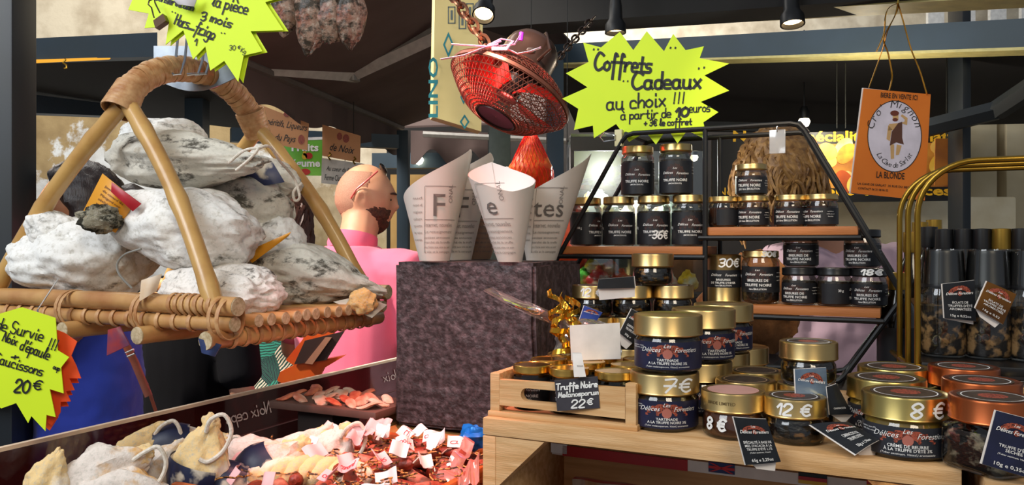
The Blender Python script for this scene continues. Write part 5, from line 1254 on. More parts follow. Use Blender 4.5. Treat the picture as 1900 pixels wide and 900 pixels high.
# --- hams
ham_m = HAM('ham_mould_white', 'eae8e3', '77736a', 'b0946c', .585, .67, 8)
ham_d = HAM('ham_mould_grey', 'd2cdc0', '57534a', '97805f', .52, .66, 11)
ham_s = HAM('ham_speckled', 'efe9e2', '4a3f38', 'b09070', .57, .74, 14)
gHm = 'white mould covered cured hams piled in the basket'
def ham(px, py, d, rad, rot, seed, mat, label, shape=None, amp=.22, name='cured_ham', group=gHm, fr=1.5, amp2=.07):
    o = empty(name, label, 'ham', P(px, py, d), 0, group)
    b = MB().blob((0, 0, 0), rad, seed, amp, fr, 96, 64, Euler(rot).to_matrix(), shape, amp2, .018).build('meat', mat, o, weld=True); return o
def tear(k=.45, axis=1, crease=.1):                  # tapers towards +x
    def f(p, d):
        t = d.x*axis; s_ = 1-k*max(0, t)**1.3
        c = 1-crease*math.exp(-((d.y)/.22)**2)*(d.z > 0)
        return Vector((p.x*(1+.15*max(0, t)), p.y*s_, p.z*s_*c))
    return f
def roll(ax=.6, crease=.16):
    def f(p, d):
        g = lambda c: math.copysign(abs(c)**ax, c)
        m_ = (g(d.x)/d.x if abs(d.x) > 1e-4 else 1)
        return Vector((p.x*min(m_, 1.5)*.80, p.y*1.1, p.z*(1.12-crease*2*math.exp(-((d.y+.25)/.16)**2)*(d.z > 0))))
    return f
hA = ham(345, 298, 1.28, (.140, .085, .050), (0, R(4), R(-26)), 1, ham_d, 'grey mottled cured ham on top of the pile tied with white cord', tear(.55, 1), .18)
hB = ham(350, 424, 1.22, (.118, .088, .066), (0, R(8), R(-20)), 2, ham_m, 'big white cured ham in the middle of the pile behind the bamboo leg', tear(.2, -1), .20)
hC = ham(166, 478, 1.29, (.102, .10, .072), (0, 0, R(10)), 3, ham_m, 'white cured ham at the left end of the basket, smooth and round', tear(.25, -1), .20)
hD = ham(412, 541, 1.17, (.120, .055, .036), (0, R(3), R(-24)), 14, ham_s, 'white speckled cured ham lying flat at the front of the basket', roll(.6), .12)
hE = ham(572, 512, 1.32, (.110, .085, .055), (0, R(12), R(-10)), 5, ham_d, 'brown and grey cured ham at the right end of the basket', tear(.5, 1), .18)
hF = ham(425, 400, 1.36, (.12, .08, .075), (0, 0, R(-15)), 6, ham_d, 'dark cured ham at the back of the pile behind the big white one')
hH = ham(500, 330, 1.38, (.06, .05, .032), (0, R(20), R(-20)), 8, ham_d, 'small dark cured piece with blue wrapper under the corded ham tip')
hI = ham(300, 255, 1.32, (.075, .05, .03), (0, 0, R(-10)), 9, ham_m, 'pale cured piece peeking out behind the topmost ham')
hJ = ham(105, 432, 1.25, (.045, .035, .034), (0, R(20), 0), 10, ham_m, 'knuckle end of a white ham sticking up at the left bamboo leg')
hK = ham(510, 455, 1.32, (.05, .05, .045), (0, 0, 0), 21, ham_m, 'small pale ham end wrapped in yellow paper right of the big white one')
def cord(parent, pts, r=.0022, name='cord', mat=cord_m):
    q = [Vector(p) for p in pts]; c = []
    for i in range(len(q)-1):
        p0, p1, p2, p3 = q[max(i-1, 0)], q[i], q[i+1], q[min(i+2, len(q)-1)]
        for k in range(6):
            t = k/6; c.append(.5*((2*p1)+(p2-p0)*t+(2*p0-5*p1+4*p2-p3)*t*t+(3*p1-p0-3*p2+p3)*t*t*t))
    c.append(q[-1]); o = Vector(parent.location) if parent else Vector()
    return MB().tube([p-o for p in c], r, 8).build(name, mat, parent)
cord(hA, [P(425, 302, 1.19), P(452, 280, 1.18), P(478, 276, 1.18), P(462, 296, 1.175), P(438, 316, 1.18)])
cord(hA, [P(478, 276, 1.18), P(500, 272, 1.2), P(520, 300, 1.24), P(545, 330, 1.3), P(556, 365, 1.3), P(547, 372, 1.3), P(545, 355, 1.3), P(560, 340, 1.31)])
cord(hC, [P(262, 462, 1.10), P(232, 472, 1.11), P(218, 490, 1.115), P(222, 510, 1.115), P(245, 535, 1.115)], .0016, 'wire_loop', M('wire_grey', '9d9a92', .4, .4))
def wrapper(parent, poly, d, mat, bow, name='wrapper', text=None):
    c = Vector(parent.location); n = len(poly); B_ = bi_ if parent is ba else Matrix.Translation(-c)
    # quad patch curved towards the viewer
    a, b, c2, d2 = [Vector((p[0], p[1])) for p in poly]
    def f(u, v):
        q = (a*(1-u)+b*u)*(1-v)+(d2*(1-u)+c2*u)*v
        return B_ @ P(q.x, q.y, d-bow*math.sin(math.pi*u)*.8-bow*.2*math.sin(math.pi*v))
    o = MB().grid(f, 18, 10, (0, .0015, 0)).build(name, mat, parent)
    for t, s_, x0, mt in (text or []):
        m = MB()
        for i, tx in enumerate(t): put_print(m, lambda x, y: f(x, 1-y)+Vector((0, -.0012, 0)), tx, x0, .80-.105*i, .6, size=s_, bold=.01)
        m.build('wrapper_print', mt, o, smooth=False)
    return o
yel = M('yellow_wrapper', 'e2a01e', .4, 0, 'd48c14', 10); redw = M('red_wrapper', 'b3202c', .4); bluw = M('blue_wrapper', '232c52', .4, 0, 'c9bfae', 26, lo=.5, hi=.6)
MRK = [(['jambon sec', 'de canard du', 'Périgord noir', 'séché au sel', 'conserver', 'au frais'], .075, .5, M('wrapper_ink', '6b3a12', .6))]
wrapper(hC, [(190, 322), (252, 372), (214, 432), (150, 400)], 1.165, yel, .018, 'wrapper', MRK)
MB().blob(P(186, 406, 1.155)-hC.location, (.030, .020, .020), 17, .4, 2.2, 28, 18, None, None, .15).build('dark_knuckle', HAM('ham_knuckle_dark', '8d8672', '2b281e', 'a88a58', .46, .6, 20), hC)
wrapper(hC, [(207, 338), (262, 378), (246, 392), (206, 356)], 1.148, redw, .006, 'red_wrapper')
wrapper(hK, [(450, 470), (540, 430), (535, 438), (468, 488)], 1.245, yel, .006, 'wrapper')
wrapper(hH, [(430, 322), (505, 300), (528, 338), (470, 348)], 1.315, bluw, .010, 'wrapper')
wrapper(hD, [(262, 520), (300, 508), (290, 540), (258, 560)], 1.10, M('pale_wrapper', 'd9b890', .5, 0, 'eadfd0', 20), .006, 'wrapper')
wrapper(hE, [(618, 560), (672, 548), (718, 566), (690, 590)], 1.262, M('cream_wrapper', 'e9e2d6', .5, 0, 'd9cfc0', 20), -.012, 'wrapper')
MB().blob(P(672, 560, 1.262)-hE.location, (.022, .012, .020), 4, .3, 2).build('fat_end', HAM('fat_end', 'd9b070', 'a87838', 'e6cfa0', .6, .6, 20), hE)
wrapper(ba, [(200, 612), (222, 606), (240, 640), (198, 660)], 1.075, M('blue_red_wrapper', '2a3566', .4, 0, 'a33a34', 30), .004, 'wrapper')
wrapper(ba, [(368, 628), (410, 640), (398, 662), (374, 655)], 1.04, M('navy_badge', '1f2d52', .4, 0, '3a4a78', 30), .004, 'badge')
# hanging vacuum packed hams top centre
gV = 'dry hams hanging in clear film at the top'
hv = M('dry_ham_film', '8a6a55', .22, 0, '4a4038', 24, .5, 30, lo=.42, hi=.6, coat=.6)
hv2 = HAM('ham_hanging', '94796a', '38322b', '8a4c3a', .46, .50, 12, .3)
for px, py, w, h, sd, lb in ((528, 20, 24, 44, 1, 'small hanging dry ham beside the yellow star'), (575, 30, 30, 72, 2, 'longest dark dry ham hanging at the top'), (612, 18, 28, 62, 3, 'hanging dry ham in the middle of the bunch'), (650, 22, 30, 66, 4, 'rightmost hanging dry ham with pinkish tip')):
    d = 1.43; o = empty('hanging_ham', lb, 'ham', P(px, py, d), 0, gV)
    MB().blob((0, 0, 0), (w/F*d, w/F*d*.8, h/F*d), sd+30, .22, 1.6, 48, 32, None, lambda p, q: Vector((p.x*(1-.25*max(0, q.z)), p.y, p.z)), .08).build('meat', hv2, o, weld=True)
    MB().tube([(0, 0, h/F*d*.95), (0, 0, .3)], .0015, 6).build('cord', cord_m, o)

# ================================================================== fluorescent stars
def star(name, label, poly, o_, n, mat, th=.0012, group=None):
    sh = Sheet(o_, n); root = empty(name, label, 'price sign', o_, 0, group); nn = sh.n
    m = MB().slab([sh.at(*p) for p in poly], nn*-th); cw(root, m).build('card', mat, root, smooth=False); sh.root = root; return sh
def write(sh, lines, mat=ink, name='handwriting'):
    m = MB()
    for t, x, y, w, h, th, rot in lines: put_hand(m, sh.map(.0009), t, x, -y, w, h, th, R(-rot))
    return cw(sh.root, m).build(name, mat, sh.root, smooth=False)
C1 = [(1082, 79), (1115, 88), (1150, 59), (1175, 93), (1200, 58), (1232, 95), (1249, 63), (1272, 93), (1306, 86), (1298, 108), (1353, 118), (1307, 140), (1353, 168), (1300, 189), (1333, 208), (1305, 227), (1312, 260), (1275, 242), (1257, 266), (1238, 238), (1217, 268), (1198, 245), (1167, 263), (1143, 230), (1102, 256), (1100, 233), (1065, 241), (1073, 202), (1043, 183), (1090, 162), (1050, 136), (1092, 115)]
sg1 = star('starburst_sign', 'large fluorescent yellow star sign about gift boxes clipped to the wire shelf', C1, H(-.25, .010, CZ+.25), -V, fluo)
write(sg1, [('"', 1098, 101, 8, 10, 3, 0), ('Coffrets', 1103, 129, 104, 31, 5.2, 3), ('"', 1240, 98, 9, 10, 3, 0), ('"', 1153, 160, 8, 10, 2.5, 0), ('Cadeaux', 1173, 165, 126, 30, 5.2, -1), ('"', 1294, 138, 10, 11, 3, -10),
 ('au choix', 1126, 204, 108, 27, 3.4, -4), ('!!!', 1247, 192, 20, 20, 2.6, -2), ('à partir de', 1152, 222, 92, 17, 2.6, -3), ('10', 1254, 217, 22, 16, 5, -4), ('euros', 1279, 208, 38, 17, 2.2, -2), ('+ 3€ le coffret', 1195, 234, 88, 12, 2.4, -2)])
ct = empty('binder_clip', 'small clip with wire loop holding the yellow gift box star to the shelf frame', 'clip', H(hpx(1148, 0), -.004, CZ+.158), ANG)
MB().box((0, .006, .004), (.012, .010, .026), bev=.001).build('tape', M('cream_tape', 'd8d0a0', .5), ct)
MB().tube([(-.004, 0, .008), (-.022, -.002, .013), (-.028, -.002, .006), (-.022, -.002, -.001), (-.004, 0, .001)], .0009, 6, closed=True).build('wire_loop', M('silver', 'd8d8da', .2, 1), ct)
C2 = [(300, -60), (318, -2), (303, 15), (314, 38), (307, 83), (340, 56), (358, 110), (381, 86), (390, 131), (416, 113), (442, 152), (452, 103), (487, 95), (465, 58), (526, 56), (492, 4), (540, -10), (470, -70), (380, -90)]
C2b = [(p[0]+9, p[1]+2) for p in C2]
C2c = [(262, -40), (238, 18), (276, 25), (268, 52), (300, 50), (340, 30), (380, -30), (320, -70)]
sg2 = star('starburst_sign', 'yellow star sign marked Hors frigo above the basket handle', C2, P(400, 60, 1.16), (-.12, -1, .05), fluo)
sg2b = star('starburst_sign', 'yellow star card directly behind the Hors frigo sign', C2b, P(400, 60, 1.167), (-.12, -1, .05), fluo)
sg2c = star('starburst_sign', 'partly seen yellow star behind the black clip at the upper left', C2c, P(300, 20, 1.19), (-.12, -1, .05), fluo)
write(sg2, [('Conservation', 286, -1, 74, 13, 3, 16), ('la pièce', 393, 10, 66, 22, 3, 14), ('3', 372, 38, 9, 16, 3, 4), ('mois', 389, 39, 40, 17, 3, 18), ('"', 315, 26, 6, 6, 2.2, 20), ('Hors', 323, 44, 26, 19, 2.8, 18), ('frigo', 360, 58, 38, 20, 2.8, 22), ('"', 407, 66, 6, 6, 2.2, 10), ('=', 346, 57, 12, 16, 2, 16), ('-', 330, 50, 14, 8, 2.4, 16), ('=', 364, 66, 10, 14, 2, 16), ('=', 384, 74, 10, 12, 2, 16), ("1", 360, 84, 4, 12, 2.2, 0), ('30', 425, 93, 11, 9, 1.2, 0), ('€', 440, 90, 5, 6, 1.0, 10), ('Kg', 446, 96, 9, 8, 1.1, 18)])
torn = wrapper(sg2.root, [(316, -6), (368, -10), (360, 12), (330, 8)], 1.152, M('torn_paper', 'd9d6da', .8), .004, 'torn_paper')
bc = empty('binder_clip', 'black binder clip with wire handles on the upper left yellow star', 'clip', P(296, 40, 1.165))
o0 = P(296, 40, 1.165); m = MB(); m.slab([P(284, 38, 1.158)-o0, P(302, 25, 1.158)-o0, P(308, 38, 1.158)-o0, P(288, 52, 1.158)-o0], (0, .014, 0)); m.build('jaw', M('clip_bronze', '4a3018', .35, .5), bc)
MB().tube([P(x, y, 1.156)-o0 for x, y in ((286, 33), (281, 14), (275, 8), (277, 1), (286, -2), (288, 6), (297, 24))], .0011, 6).build('wire_handle', M('clip_wire', '5a5648', .3, .8), bc)
C3 = [(-60, 600), (-60, 700), (2, 758), (30, 748), (52, 785), (58, 772), (84, 800), (86, 770), (103, 774), (92, 722), (118, 730), (113, 682), (128, 663), (107, 650), (103, 590), (40, 570)]
C4 = [(50, 590), (120, 618), (143, 634), (132, 660), (141, 678), (150, 702), (128, 702), (138, 724), (122, 726), (131, 745), (112, 746), (112, 765), (96, 790), (60, 760), (20, 700)]
C4b = [(p[0]+2, p[1]-6) for p in C4]
sg3 = star('starburst_sign', 'yellow star sign priced 20 euro hanging below the basket at lower left', C3, P(60, 690, .93), (.10, -1, .03), fluo)
sg4 = star('starburst_sign', 'orange star card sticking out behind the 20 euro sign', C4, P(90, 690, .942), (.10, -1, .03), fluor)
sg5 = star('starburst_sign', 'second orange star card rearmost behind the 20 euro sign', [(p[0]-4, p[1]+9) for p in C4], P(90, 690, .950), (.16, -1, .03), fluor)
write(sg3, [('de Survie', -8, 610, 88, 22, 2.6, 15), ('!!!', 86, 646, 16, 20, 2.4, 15), ('Noix', 4, 632, 26, 17, 2.6, 20), ("d'épaule", 36, 648, 56, 20, 2.6, 20), ('oup', 98, 684, 12, 9, 2, 20), ('+', 20, 667, 13, 11, 3, 0), ('Saucissons', -12, 672, 92, 19, 2.6, 16), ('20', 26, 727, 26, 23, 4, 6), ('€', 60, 722, 15, 17, 3, 6)])
m = MB(); 
hs = empty('hanging_wire', 'thin wire holding the yellow and orange stars under the basket', 'wire', P(70, 590, .945)); q0 = P(70, 590, .945)
MB().tube([P(70, 625, .944)-q0, P(70, 575, .96)-q0, P(70, 520, 1.10)-q0+Vector((0, .05, 0))], .001, 6).build('wire', M('silver', 'd8d8da', .2, 1), hs)

# ================================================================== fan
fc = P(945, 172, 1.42); FR = .113
ax = Vector((.45, .24, .86)).normalized()            # towards the motor
fan = empty('hanging_fan', 'mesh caged metal fan hanging from chains, glowing red underneath', 'fan', fc)
fq = ax.to_track_quat('Z', 'Y').to_matrix().to_4x4()
cagem = M('fan_cage_metal', '7a4a3c', .4, .6, '8f5a48', 40)
def cage(z0, sgn, depth, rin, n=76, rings=10):
    m = MB()
    def pr(t): r = rin+(FR-rin)*t; return r, z0+sgn*depth*math.cos(t*math.pi/2)
    for i in range(n):
        for dr in (1, -1):
            pts = []
            for j in range(9):
                r, z = pr(j/8); a = 2*math.pi*i/n+dr*.55*j/8; pts.append((r*math.cos(a), r*math.sin(a), z))
            m.tube(pts, .0006, 3, cap=False)
    for j in range(rings):
        r, z = pr(j/(rings-1)); m.tube([(r*math.cos(2*math.pi*i/48), r*math.sin(2*math.pi*i/48), z) for i in range(48)], .0009, 4, closed=True)
    m.v = [tuple(fq @ Vector(p)) for p in m.v]; return m
cage(-.004, -1, .050, .036).build('front_grille', cagem, fan)
cage(.006, 1, .040, .050).build('rear_grille', cagem, fan)
MB().lathe([(FR-.001, -.004), (FR+.002, -.003), (FR+.002, .003), (FR-.001, .004), (FR-.001, -.004)], 64, fq, 1, 1, False).build('rim', cagem, fan)
MB().lathe([(.034, -.054), (.037, -.056), (.038, -.052), (.034, -.051), (.034, -.0535), (.001, -.052)], 40, fq, 1, 1, False).build('badge_disc', M('fan_disc', '2c1512', .4, .3), fan)
MB().lathe([(.052, .040), (.053, .046), (.050, .050), (.050, .085), (.046, .100), (.036, .112), (.020, .119), (.001, .121)], 40, fq, 1, 1, False).build('motor', M('motor_brown', '5a443a', .3, .7), fan)
m = MB()
for i in range(4):
    a0_ = math.pi/2*i+.4
    m.grid(lambda u, v: fq @ Vector(((.018+.082*u)*math.cos(a0_+(v-.5)*.95), (.018+.082*u)*math.sin(a0_+(v-.5)*.95), .004+.022*(v-.5))), 8, 6, (0, 0, .0012))
m.build('blades', M('fan_blade', 'a03028', .4, .2), fan)
MB().lathe([(.02, -.012), (.022, .03), (.001, .03)], 20, fq).build('hub', black_metal, fan)
MB().tube([fq @ Vector((-.045, .0, .055)), fq @ Vector((-.075, -.0, .075)), fq @ Vector((-.02, 0, .125)), fq @ Vector((.045, 0, .08))], .003, 6).build('bracket', M('motor_brown', '5a443a', .3, .7), fan)
MB().lathe([(.001, -.004), (.007, -.003), (.009, .002), (.006, .006), (.001, .006)], 16, Matrix.Translation(P(985, 96, 1.36)-fc)).build('bolt', M('bolt_steel', '9a8a80', .3, .9), fan)
def chain(name, label, a, b, mat, n, L_=.011, parent=None):
    root = empty(name, label, 'chain', a); a, b = Vector(a), Vector(b); d = (b-a); t = d.normalized(); s1 = t.orthogonal().normalized(); s2 = t.cross(s1)
    for i in range(n):
        c = d*((i+.5)/n); s_ = s1 if i % 2 else s2; h = d.length/n*.66; w = h*.55; pts = []
        for k in range(16):
            q = 2*math.pi*k/16; pts.append(c+t*(math.cos(q)*h+.25*h*math.copysign(1, math.cos(q))*abs(math.cos(q))**.3)*.82+s_*math.sin(q)*w)
        MB().tube(pts, h*.19, 6, closed=True).build('link', mat, root)
    return root
chain('hanging_chain', 'copper coloured chain running up to the left from the fan', P(926, 118, 1.36), P(826, -30, 1.50), M('chain_copper', 'c98a68', .3, .9, 'a5684a', 30), 10)
chain('hanging_chain', 'dark chain running up to the right from the fan', P(1008, 140, 1.46), P(1102, 32, 1.62), M('chain_dark', '4a3a32', .35, .8), 14)
rb = empty('ribbon_bunch', 'glowing pink and white ribbons tied on the fan chain', 'ribbon', P(900, 85, 1.33)); r0_ = P(900, 85, 1.33)
ribm = M('pink_white_ribbon', 'fff0fb', .4, 0, 'ffc4ea', 30); 
for pts in (((838, 82), (870, 84), (905, 86), (930, 76)), ((818, 110), (860, 103), (900, 88), (925, 82)), ((905, 84), (930, 72), (952, 76), (940, 90), (912, 90)), ((910, 88), (938, 84), (955, 82), (968, 62)), ((940, 90), (960, 100), (985, 95), (1004, 88))):
    m = MB(); m.tube([P(x, y, 1.325-.002*i)-r0_ for i, (x, y) in enumerate(pts)], .0034, 6, flat=.35); m.build('ribbon', ribm, rb)
MB().tube([P(966, 75, 1.32)-r0_, P(968, 60, 1.32)-r0_], .004, 8).build('purple_tip', M('purple_ribbon', 'b13ad0', .4), rb)
led = empty('green_light', 'small green indicator light beside the fan motor', 'light', P(1013, 91, 1.42))
MB().lathe([(.001, -.004), (.004, -.002), (.004, .002), (.001, .004)], 12).build('bulb', EMIT('green_led', '22ff9a', 3), led)
MB().tube([(0, .0, 0), (.004, .006, -.03), (.0, .01, -.06), (-.02, .02, -.075)], .0015, 6).build('cable', black_metal, led)
# red net with ham behind the cones
nt_ = empty('net_ham', 'cured ham in red netting hanging behind the white paper cone', 'ham', P(985, 300, 1.62))
MB().blob((0, 0, -.01), (.043, .035, .052), 4, .15, 1.6, 40, 30, None, lambda p, d: Vector((p.x*(1-.65*max(0, d.z)), p.y*(1-.6*max(0, d.z)), p.z*(1+.25*max(0, d.z))))).build('meat', M('net_ham_orange', 'c8401a', .4, 0, 'f0862c', 22, .4, 60), nt_)
m = MB()
def np(t, a): 
    z = .070-.135*t; r = .046*min(1, (t*1.5)**.8)*(1-.3*max(0, t-.75)*4*.6); return Vector((r*math.cos(a), r*.85*math.sin(a), z-.0))
for i in range(26):
    for dr in (1, -1): m.tube([np(j/12, 2*math.pi*i/26+dr*j/12*1.2) for j in range(13)], .0007, 3, cap=False)
m.build('net', M('red_net', 'e8220e', .5), nt_)
MB().tube([(0, 0, .068), (.001, 0, .44)], .0009, 6).build('cord', ink, nt_)
o = ham(1052, 440, 1.62, (.05, .04, .075), (0, 0, 0), 15, M('red_cured', 'a83418', .45, 0, 'c9502a', 18, .4, 40), 'red cured ham hanging behind the cone with large letters', None, .15, 'net_ham', None)
MB().tube([(0, 0, .07), (.001, 0, .57)], .0009, 6).build('cord', ink, o)

# ================================================================== orange beer sign hanging on gold ribbons
bs_o = P(1655, 268, 1.52); sh = Sheet(bs_o, (.10, -1, .02)); bs = empty('beer_sign', 'orange beer sign with white oval hanging on gold ribbons at upper right', 'sign', bs_o); sh.root = bs
m = MB(); m.slab([sh.at(*p) for p in ((1603, 164), (1727, 175), (1716, 372), (1579, 358))], (0, .002, 0)); cw(bs, m).build('card', M('beer_orange', 'd9761c', .45, 0, 'd06c16', 12), bs, smooth=False)
m = MB(); m.slab([sh.at(p[0], p[1], -.004) for p in ((1600, 163), (1724, 176), (1713, 371), (1576, 359))], (0, .002, 0)); cw(bs, m).build('back_card', white_card, bs, smooth=False)
ink_on(sh, 'oval', M('beer_oval', 'd9d0dc', .45), lambda m, f: ellipse(m, f, 1660, -253, 50, 66, 48), .0006)
ink_on(sh, 'oval_outline', ink, lambda m, f: ring(m, f, 1660, -253, 50.5, 66.5, 1.4), .0009)
def arc_text(m, f, text, rx, ry, a0, a1, size, flip=False):
    for i, ch in enumerate(text):
        if ch == ' ': continue
        a = math.radians(a0+(a1-a0)*i/(len(text)-1)); x, y = 1660+rx*math.cos(a), -253+ry*math.sin(a)
        tx, ty = (-rx*math.sin(a), ry*math.cos(a)); 
        if not flip: tx, ty = -tx, -ty
        put_print(m, f, ch, x, y, size=size, bold=-.01, shear=.2, rot=math.atan2(ty, tx))
ink_on(sh, 'lettering', ink, lambda m, f: (put_print(m, f, 'BIERE EN VENTE ICI', 1668, -183, 68, size=13, rot=-.08), put_print(m, f, 'LA BLONDE', 1652, -331, 52, size=17, rot=-.06), put_print(m, f, 'LA CAVE DE SARLAT  35 RUE DU SIEGE', 1641, -346, 100, size=5.5, rot=-.08), put_print(m, f, 'CONTACT 06 21 08 06 52', 1620, -353, 56, size=5.5, rot=-.08),
  arc_text(m, f, "Cro' Mignon", 40, 53, 158, 22, 21), arc_text(m, f, 'La Cave de Sarlat', 41, 58, 218, 322, 14, True)))
skn = M('figure_skin', 'c9a06a', .6); tun = M('figure_tunic', '5a3424', .6); hr_ = M('figure_hair', '6b2f1c', .6)
def poly(pts): return lambda m, f: m.slab([f(x, -y) for x, y in pts], (0, .0002, 0))
ink_on(sh, 'figure_body', skn, lambda m, f: [poly(q)(m, f) for q in (((1650, 230), (1672, 228), (1674, 240), (1648, 242)), ((1648, 232), (1655, 240), (1651, 262), (1645, 258)), ((1670, 228), (1683, 232), (1684, 219), (1674, 212), (1671, 215), (1679, 222), (1678, 226)), ((1652, 268), (1659, 268), (1659, 294), (1653, 295)), ((1664, 268), (1673, 270), (1668, 287), (1662, 288)), ((1656, 209), (1667, 209), (1667, 223), (1657, 224)))], .0009)
ink_on(sh, 'figure_tunic', tun, poly(((1655, 244), (1667, 228), (1674, 226), (1674, 256), (1677, 268), (1663, 264), (1651, 270))), .0012)
ink_on(sh, 'figure_hair', hr_, lambda m, f: (ellipse(m, f, 1660, -210, 8, 5), ellipse(m, f, 1661, -222, 5, 3)), .0014)
for pts in (((1666, 6), (1664, 22), (1646, 60), (1638, 90), (1612, 163)), ((1666, 6), (1660, 30), (1640, 70), (1648, 100), (1655, 140), (1650, 167)), ((1666, 6), (1676, 40), (1690, 90), (1706, 130), (1720, 176)), ((1666, 6), (1650, 14), (1643, 30), (1640, 62), (1626, 96))):
    q = [P(x, y, 1.525+.003*math.sin(i*2)) for i, (x, y) in enumerate(pts)]; m = MB()
    cpts = []
    for i in range(len(q)-1):
        p0, p1, p2, p3 = q[max(i-1, 0)], q[i], q[i+1], q[min(i+2, len(q)-1)]
        for k_ in range(6):
            t = k_/6; cpts.append(.5*((2*p1)+(p2-p0)*t+(2*p0-5*p1+4*p2-p3)*t*t+(3*p1-p0-3*p2+p3)*t*t*t))
    cpts.append(q[-1]); m.tube(cpts, .0030, 4, flat=.25); cw(bs, m).build('ribbon', M('gold_foil_ribbon', 'd9a63a', .22, .9, 'b8822a', 40), bs)
m = MB(); m.tube([P(1666, 8, 1.525), P(1667, -4, 1.53), P(1666, -30, 1.56)], .0018, 6); cw(bs, m).build('hook', M('brass_hook', 'd0b050', .3, .9), bs)
# ================================================================== meat counter contents
slab_box('display_bed', -.545, -.375, -.26, .13, CF+.0005, CZ-.352, crb, 'dark raised bed under the cured duck pieces', 'riser')
mag_m = HAM('magret_white', 'e2d6cc', '9a948c', 'd9a866', .66, .54, 15)
mag_t = HAM('magret_tan', 'e8c890', '9a7440', 'f0e4d2', .66, .52, 14)
flagw = M('navy_print_wrapper', '1c2340', .4, 0, 'c4b9a8', 22, lo=.54, hi=.60)
gM_ = 'cured duck pieces heaped in the counter'
def magret(px, py, d, L_, W_, rot, seed, label, mat=mag_m, tip=True, wrap=None, loop=True):
    c = P(px, py, d); o = empty('cured_duck_piece', label, 'cured meat', c, 0, gM_); rm = Euler(rot).to_matrix()
    MB().blob((0, 0, 0), (L_, W_*.75, W_), seed, .22, 1.7, 48, 30, rm, tear(.62, 1, .12), .09).build('meat', mat, o, weld=True)
    e = rm @ Vector((L_*1.02, 0, 0))
    if tip:
        MB().blob(e*.92, (L_*.24, L_*.15, L_*.20), seed+3, .35, 2.2, 24, 16, rm).build('fat_tip', mag_t, o, weld=True)
    if loop:
        c_ = [e*.80+Vector((0, -.012, 0)), e+Vector((.004, -.015, .004)), e+Vector((.020, -.014, .010)), e+Vector((.028, -.012, -.010)), e+Vector((.020, -.016, -.032)), e+Vector((.004, -.022, -.044)), e+Vector((-.006, -.024, -.040))]; cord(o, [p+c for p in c_], .0026)
    if wrap:
        x0, x1, m1, m2 = wrap
        def f(u, v, g=1.16):
            a = R(-50+150*u); x = x0+(x1-x0)*v; k = math.sqrt(max(.05, 1-x*x))*(1-.62*max(0, x)**1.3)
            return rm @ Vector((L_*x*1.08, -W_*.75*k*g*math.cos(a), W_*k*g*math.sin(a)))
        w = MB().grid(f, 16, 8).build('wrapper', m1, o)
        MB().grid(lambda u, v: f(u, v*.20, 1.19), 16, 3).build('wrapper_band', m2, w)
    return o
ylb = M('yellow_band', 'e3b024', .4)
magret(92, 892, .93, .032, .027, (0, R(-70), 0), 1, 'small tan duck piece at the far left end of the counter', mag_t, True, None, False)
magret(190, 884, .955, .056, .040, (0, R(-28), R(6)), 2, 'white duck piece with thick cord loop at the left of the heap')
magret(258, 850, 1.07, .048, .036, (0, R(-52), R(30)), 3, 'tan fatty duck piece behind the corded white one', mag_t, True)
magret(332, 846, 1.09, .062, .040, (0, R(-14), R(15)), 4, 'white duck piece with red and navy wrapper in the middle', mag_m, True, (-.75, .35, flagw, redw))
magret(288, 878, 1.0, .044, .034, (0, R(-48), R(10)), 5, 'knobbly white duck piece in front of the wrapped one', mag_m, True, None, False)
magret(374, 864, .985, .056, .036, (0, R(-76), R(-12)), 6, 'upright white duck piece with yellow tip and dark wrapper', mag_t, True, (-.8, .1, flagw, ylb))
magret(455, 868, 1.05, .062, .040, (0, R(-22), R(8)), 7, 'long white duck piece right of the upright one', mag_m, True, None)
magret(500, 878, 1.02, .055, .038, (0, R(-40), R(8)), 12, 'white duck piece with navy wrapper edged red near the braided one', mag_m, True, (-.7, .35, flagw, redw), False)
magret(545, 858, 1.10, .056, .038, (0, R(-42), R(10)), 8, 'white duck piece with yellow fat tip behind the braided one', mag_m, True, (-.6, .0, yel, ylb), False)
magret(610, 858, 1.10, .052, .040, (0, R(-62), R(-5)), 9, 'white duck piece with large cord loop at the right end of the heap')
magret(240, 918, .94, .055, .034, (0, R(5), 0), 10, 'white duck piece at the bottom edge of the picture', mag_m, False, None, False)
magret(425, 912, .99, .055, .034, (0, R(-10), 0), 11, 'duck piece with navy wrapper at the bottom edge', mag_m, False, (-.7, .5, flagw, ylb), False)
o = empty('braided_piece', 'tan braided dried piece in front of the white duck pieces', 'cured meat', P(572, 893, 1.0), 0)
for k_ in range(3):
    m = MB(); m.tube([Vector((-.075+.15*i/30, .010*math.sin(i*.62+k_*2.09), -.012*abs(i/15-1)**2+.012*math.cos(i*.62+k_*2.09)+.01)) for i in range(31)], .011, 10); m.build('strand', mag_t, o)
